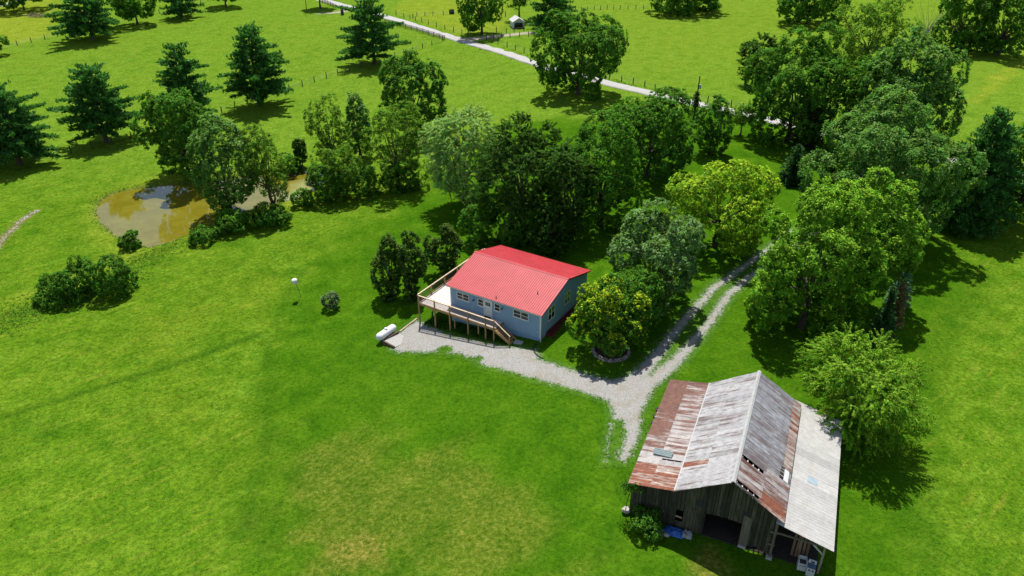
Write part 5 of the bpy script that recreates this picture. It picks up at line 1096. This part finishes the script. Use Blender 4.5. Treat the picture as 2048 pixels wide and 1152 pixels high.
iv = np.stack([r_.normal(0, 1, 900) * (.75 - .5 * q), r_.normal(0, 1, 900) * (.75 - .5 * q), .2 + 5.8 * q], 1)
vine('ivy', 'dark ivy thick around the lower half of the utility pole', 'ivy', (*up_, uz), iv, 22, .34, (.022, .05, .014))
fp_ = (-21.15, 270.28)
fd = thing('feeder', 'dark wooden hay feeder with an open top by the far fence', 'feeder', (*fp_, h1(*fp_)), .2)
mb = MB(); mb.box(-.85, -.5, .0, -.75, .5, 1.5); mb.box(.75, -.5, .0, .85, .5, 1.5); mb.build('side', M_POST, fd)
mb = MB(); mb.box(-.75, -.5, .1, .75, -.42, .8); mb.box(-.75, .42, .1, .75, .5, 1.5); mb.build('panel', M_POST, fd); MB().box(-.75, -.42, .5, .75, .42, .62).build('tray', plain('pale_tray', (.45, .45, .45), .7), fd)
gp_ = (-59.10, 268.31)
gt = thing('gate_pillar', 'stubby dark pillar with a pale cap at the side track by the big pine', 'pillar', (*gp_, h1(*gp_)))
MB().box(-.45, -.45, -.2, .45, .45, 1.7).build('shaft', plain('dark_stone', (.06, .05, .055), .9, .3, 4.), gt); MB().box(-.55, -.55, 1.7, .55, .55, 1.85).build('cap', plain('pale_cap', (.35, .33, .31), .9), gt)
sp_ = (-72.44, 272.30)
tag(MB().tube([(0, 0, -.3), (.03, 0, 4), (.02, 0, 8.5)], [.14, .12, .1], 7).build('utility_pole', M_BARK, None, loc=(*sp_, h1(*sp_))), 'dark bare pole before the shaded trees beside the far board fence', 'utility pole')
# brush pile, bare shrub
def twigs(name, label, cat, loc, n, R, hgt, seed, mat, flat=.35):
    r_ = np.random.default_rng(seed); t = thing(name, label, cat, loc)
    for g in range(n):
        a = r_.uniform(0, 2 * pi); p = np.array([r_.normal(0, .45) * R[0], r_.normal(0, .45) * R[1], r_.uniform(0, .4) * hgt]); d = np.array([cos(a), sin(a) * .6, r_.uniform(.1, 1.) * flat]); L = r_.uniform(.6, 1.3) * hgt * 1.6
        MB().tube([p, p + d * L * .5 + r_.normal(0, .06, 3), p + d * L + r_.normal(0, .15, 3)], [.06, .04, .015], 4, False).build('branch', mat, t)
    return t
bq = (-162.98, 264.54)
twigs('brush_pile', 'brown heap of cut branches in the yellow field', 'brush pile', (*bq, h1(*bq)), 90, (4.0, 2.2), 1.6, 3, plain('dead_twig', (.20, .15, .11), .9, .3))
bq = (126.20, 231.95)
twigs('bare_shrub', 'leafless grey shrub at the edge of the hay field beside the grove', 'shrub', (*bq, h1(*bq)), 40, (.8, .8), 3.0, 4, plain('grey_twig', (.30, .28, .25), .9, .2), 2.2)
# stone ring
rc = (10.61, 64.44); rz_ = h1(*rc)
ring = thing('stone_ring', 'round bed edged with rough grey stones under the yellow blossom tree', 'flower bed', (*rc, rz_))
rks = [rock_mesh(30 + k, plain('ring_stone' + 'abc'[k], c_, .9, .3, 4.)) for k, c_ in enumerate(((.26, .23, .21), (.34, .31, .28), (.20, .175, .16)))]
for lv, (n_, R_) in enumerate(((42, 1.95), (38, 1.87))):
    for k in range(n_):
        a = 2 * pi * (k + .5 * lv) / n_; p = (R_ * cos(a) * 1.0, R_ * sin(a), .08 + .17 * lv)
        place('stone', rks[(k * 7 + lv) % 3], ring, p, (rb.uniform(0, 6), 0, rb.uniform(0, 6)), (rb.uniform(.15, .22), rb.uniform(.13, .18), rb.uniform(.12, .18)))
MB().lathe([(1.85, .10), (1.3, .17), (0, .2)], 24).build('mulch', plain('bark_mulch', (.055, .03, .022), .95, .4, 8.), ring)
# creek stones
rr = np.random.default_rng(40); cs = []
V_, F_ = [], []
for k in range(190):
    seg = rr.integers(0, len(CREEK) - 1); q = rr.random(); a, b = CREEK[seg], CREEK[seg + 1]
    p = np.array([a[0] + (b[0] - a[0]) * q + rr.normal(0, .35), a[1] + (b[1] - a[1]) * q + rr.normal(0, .35)]); s = rr.uniform(.06, .22)
    base = len(V_); ring_ = [(cos(t), sin(t)) for t in np.linspace(0, 2 * pi, 6)[:-1]]; zc = h1(*p)
    V_ += [(p[0] + c * s * rr.uniform(.7, 1.2), p[1] + d * s * rr.uniform(.7, 1.2), zc - .03) for c, d in ring_] + [(p[0] + rr.normal(0, .04), p[1], zc + s * .55)]
    F_ += [(base + j, base + (j + 1) % 5, base + 5) for j in range(5)]
mb = MB(); mb.v, mb.f = V_, F_; tag(mb.build('creek_stones', M_ROCK), kind='stuff')

# ------------------------------------------------------------------ weeds and rough grass (uncountable)
def tufts(name, X, Y, L, base, seed, hgt=.5, asp=.35, per=3, accent=None, sink=0):
    r_ = np.random.default_rng(seed); n = len(X); Z = H(X, Y); cid = np.repeat(np.arange(n), per); m = len(cid); Lc = (L if hasattr(L, '__len__') else np.full(n, L))[cid]
    ax = unit(np.stack([r_.normal(0, .55, m), r_.normal(0, .55, m), np.full(m, hgt * 2)], 1)); Nn = r_.normal(size=(m, 3)) + np.array([0, -.2, .5]); Nn = unit(Nn - ax * np.sum(Nn * ax, 1, keepdims=True))
    C = np.stack([X[cid] + r_.normal(0, .3, m) * Lc, Y[cid] + r_.normal(0, .3, m) * Lc, Z[cid]], 1) + ax * (Lc * .45 - sink)[:, None]
    ck = np.stack([1 + r_.normal(0, .2, n), r_.normal(0, .1, n)], 1)[cid]; cols = vary(r_, base, m, ck, .16, .08)
    if accent is not None: s = r_.random(m) < accent[0]; cols[s] = vary(r_, accent[1], int(s.sum()))
    Vq, Cq = leaf_quads(r_, C, Nn, Lc * r_.uniform(.7, 1.35, m), asp, cols, ax, .08)
    return tag(place(name, big_mesh(name, Vq, np.arange(len(Vq)).reshape(-1, 4), M_LEAF, cols=np.clip(Cq, .004, .7))), kind='stuff')
rr = np.random.default_rng(77)
def along(pts, n, sd):
    A = np.array(pts); seg = np.hypot(*(A[1:, :2] - A[:-1, :2]).T); k = rr.choice(len(seg), n, p=seg / seg.sum()); q = rr.random(n)[:, None]
    p = A[k, :2] * (1 - q) + A[k + 1, :2] * q + rr.normal(0, sd, (n, 2)); return p[:, 0], p[:, 1]
bx1, by1 = along(POND + POND[:1], 2000, .8); keep = poly_sdf(bx1, by1, POND) > -.15
tufts('bank_weeds', bx1[keep], by1[keep], .28, (.11, .19, .025), 1, hgt=.18, accent=(.25, (.24, .25, .05)))
bx2, by2 = along([(-61.93, 76.90), (-61.01, 80.24), (-56.97, 81.74), (-52.88, 87.06), (-53.77, 92.91), (-51.12, 96.07), (-45.85, 102.00), (-37.88, 109.52)], 2600, 1.5); bx3, by3 = along([(-62.77, 75.19), (-61.76, 79.87), (-59.23, 81.11)], 600, 1.8)
bx2 = np.concatenate([bx2, bx3]); by2 = np.concatenate([by2, by3]); keep = poly_sdf(bx2, by2, POND) > .1
tufts('rough_weeds', bx2[keep], by2[keep], .30, (.11, .19, .025), 2, hgt=.18, accent=(.22, (.24, .25, .05)))
bx4, by4 = along([(-12.57, 226.26), (4.84, 201.06), (8.63, 194.74), (23.52, 176.57), (34.56, 164.68), (47.86, 151.20), (54.82, 146.67)], 2200, 1.1)
keep = path_dist(bx4, by4, ROAD[1]) > .45
tufts('verge_weeds', bx4[keep], by4[keep], .38, (.085, .165, .02), 3, hgt=.35)
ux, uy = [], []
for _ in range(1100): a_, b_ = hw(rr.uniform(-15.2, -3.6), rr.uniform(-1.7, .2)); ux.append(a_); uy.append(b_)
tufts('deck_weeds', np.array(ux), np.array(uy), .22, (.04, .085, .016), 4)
def scatter(n, x0, x1, y0, y1, fn):
    X, Y = rr.uniform(x0, x1, n), rr.uniform(y0, y1, n); w = fn(X, Y); k = rr.random(n) < w; return X[k], Y[k]
def lwt(X, Y):
    d = drive_d(X, Y); return np.clip(1 - np.abs(d - .15) / .5, 0, 1)
X, Y = scatter(60000, -14, 62, 45, 110, lwt)
tufts('verge_grass', X, Y, .16, (.07, .135, .014), 7, hgt=.35, asp=.4, per=2)
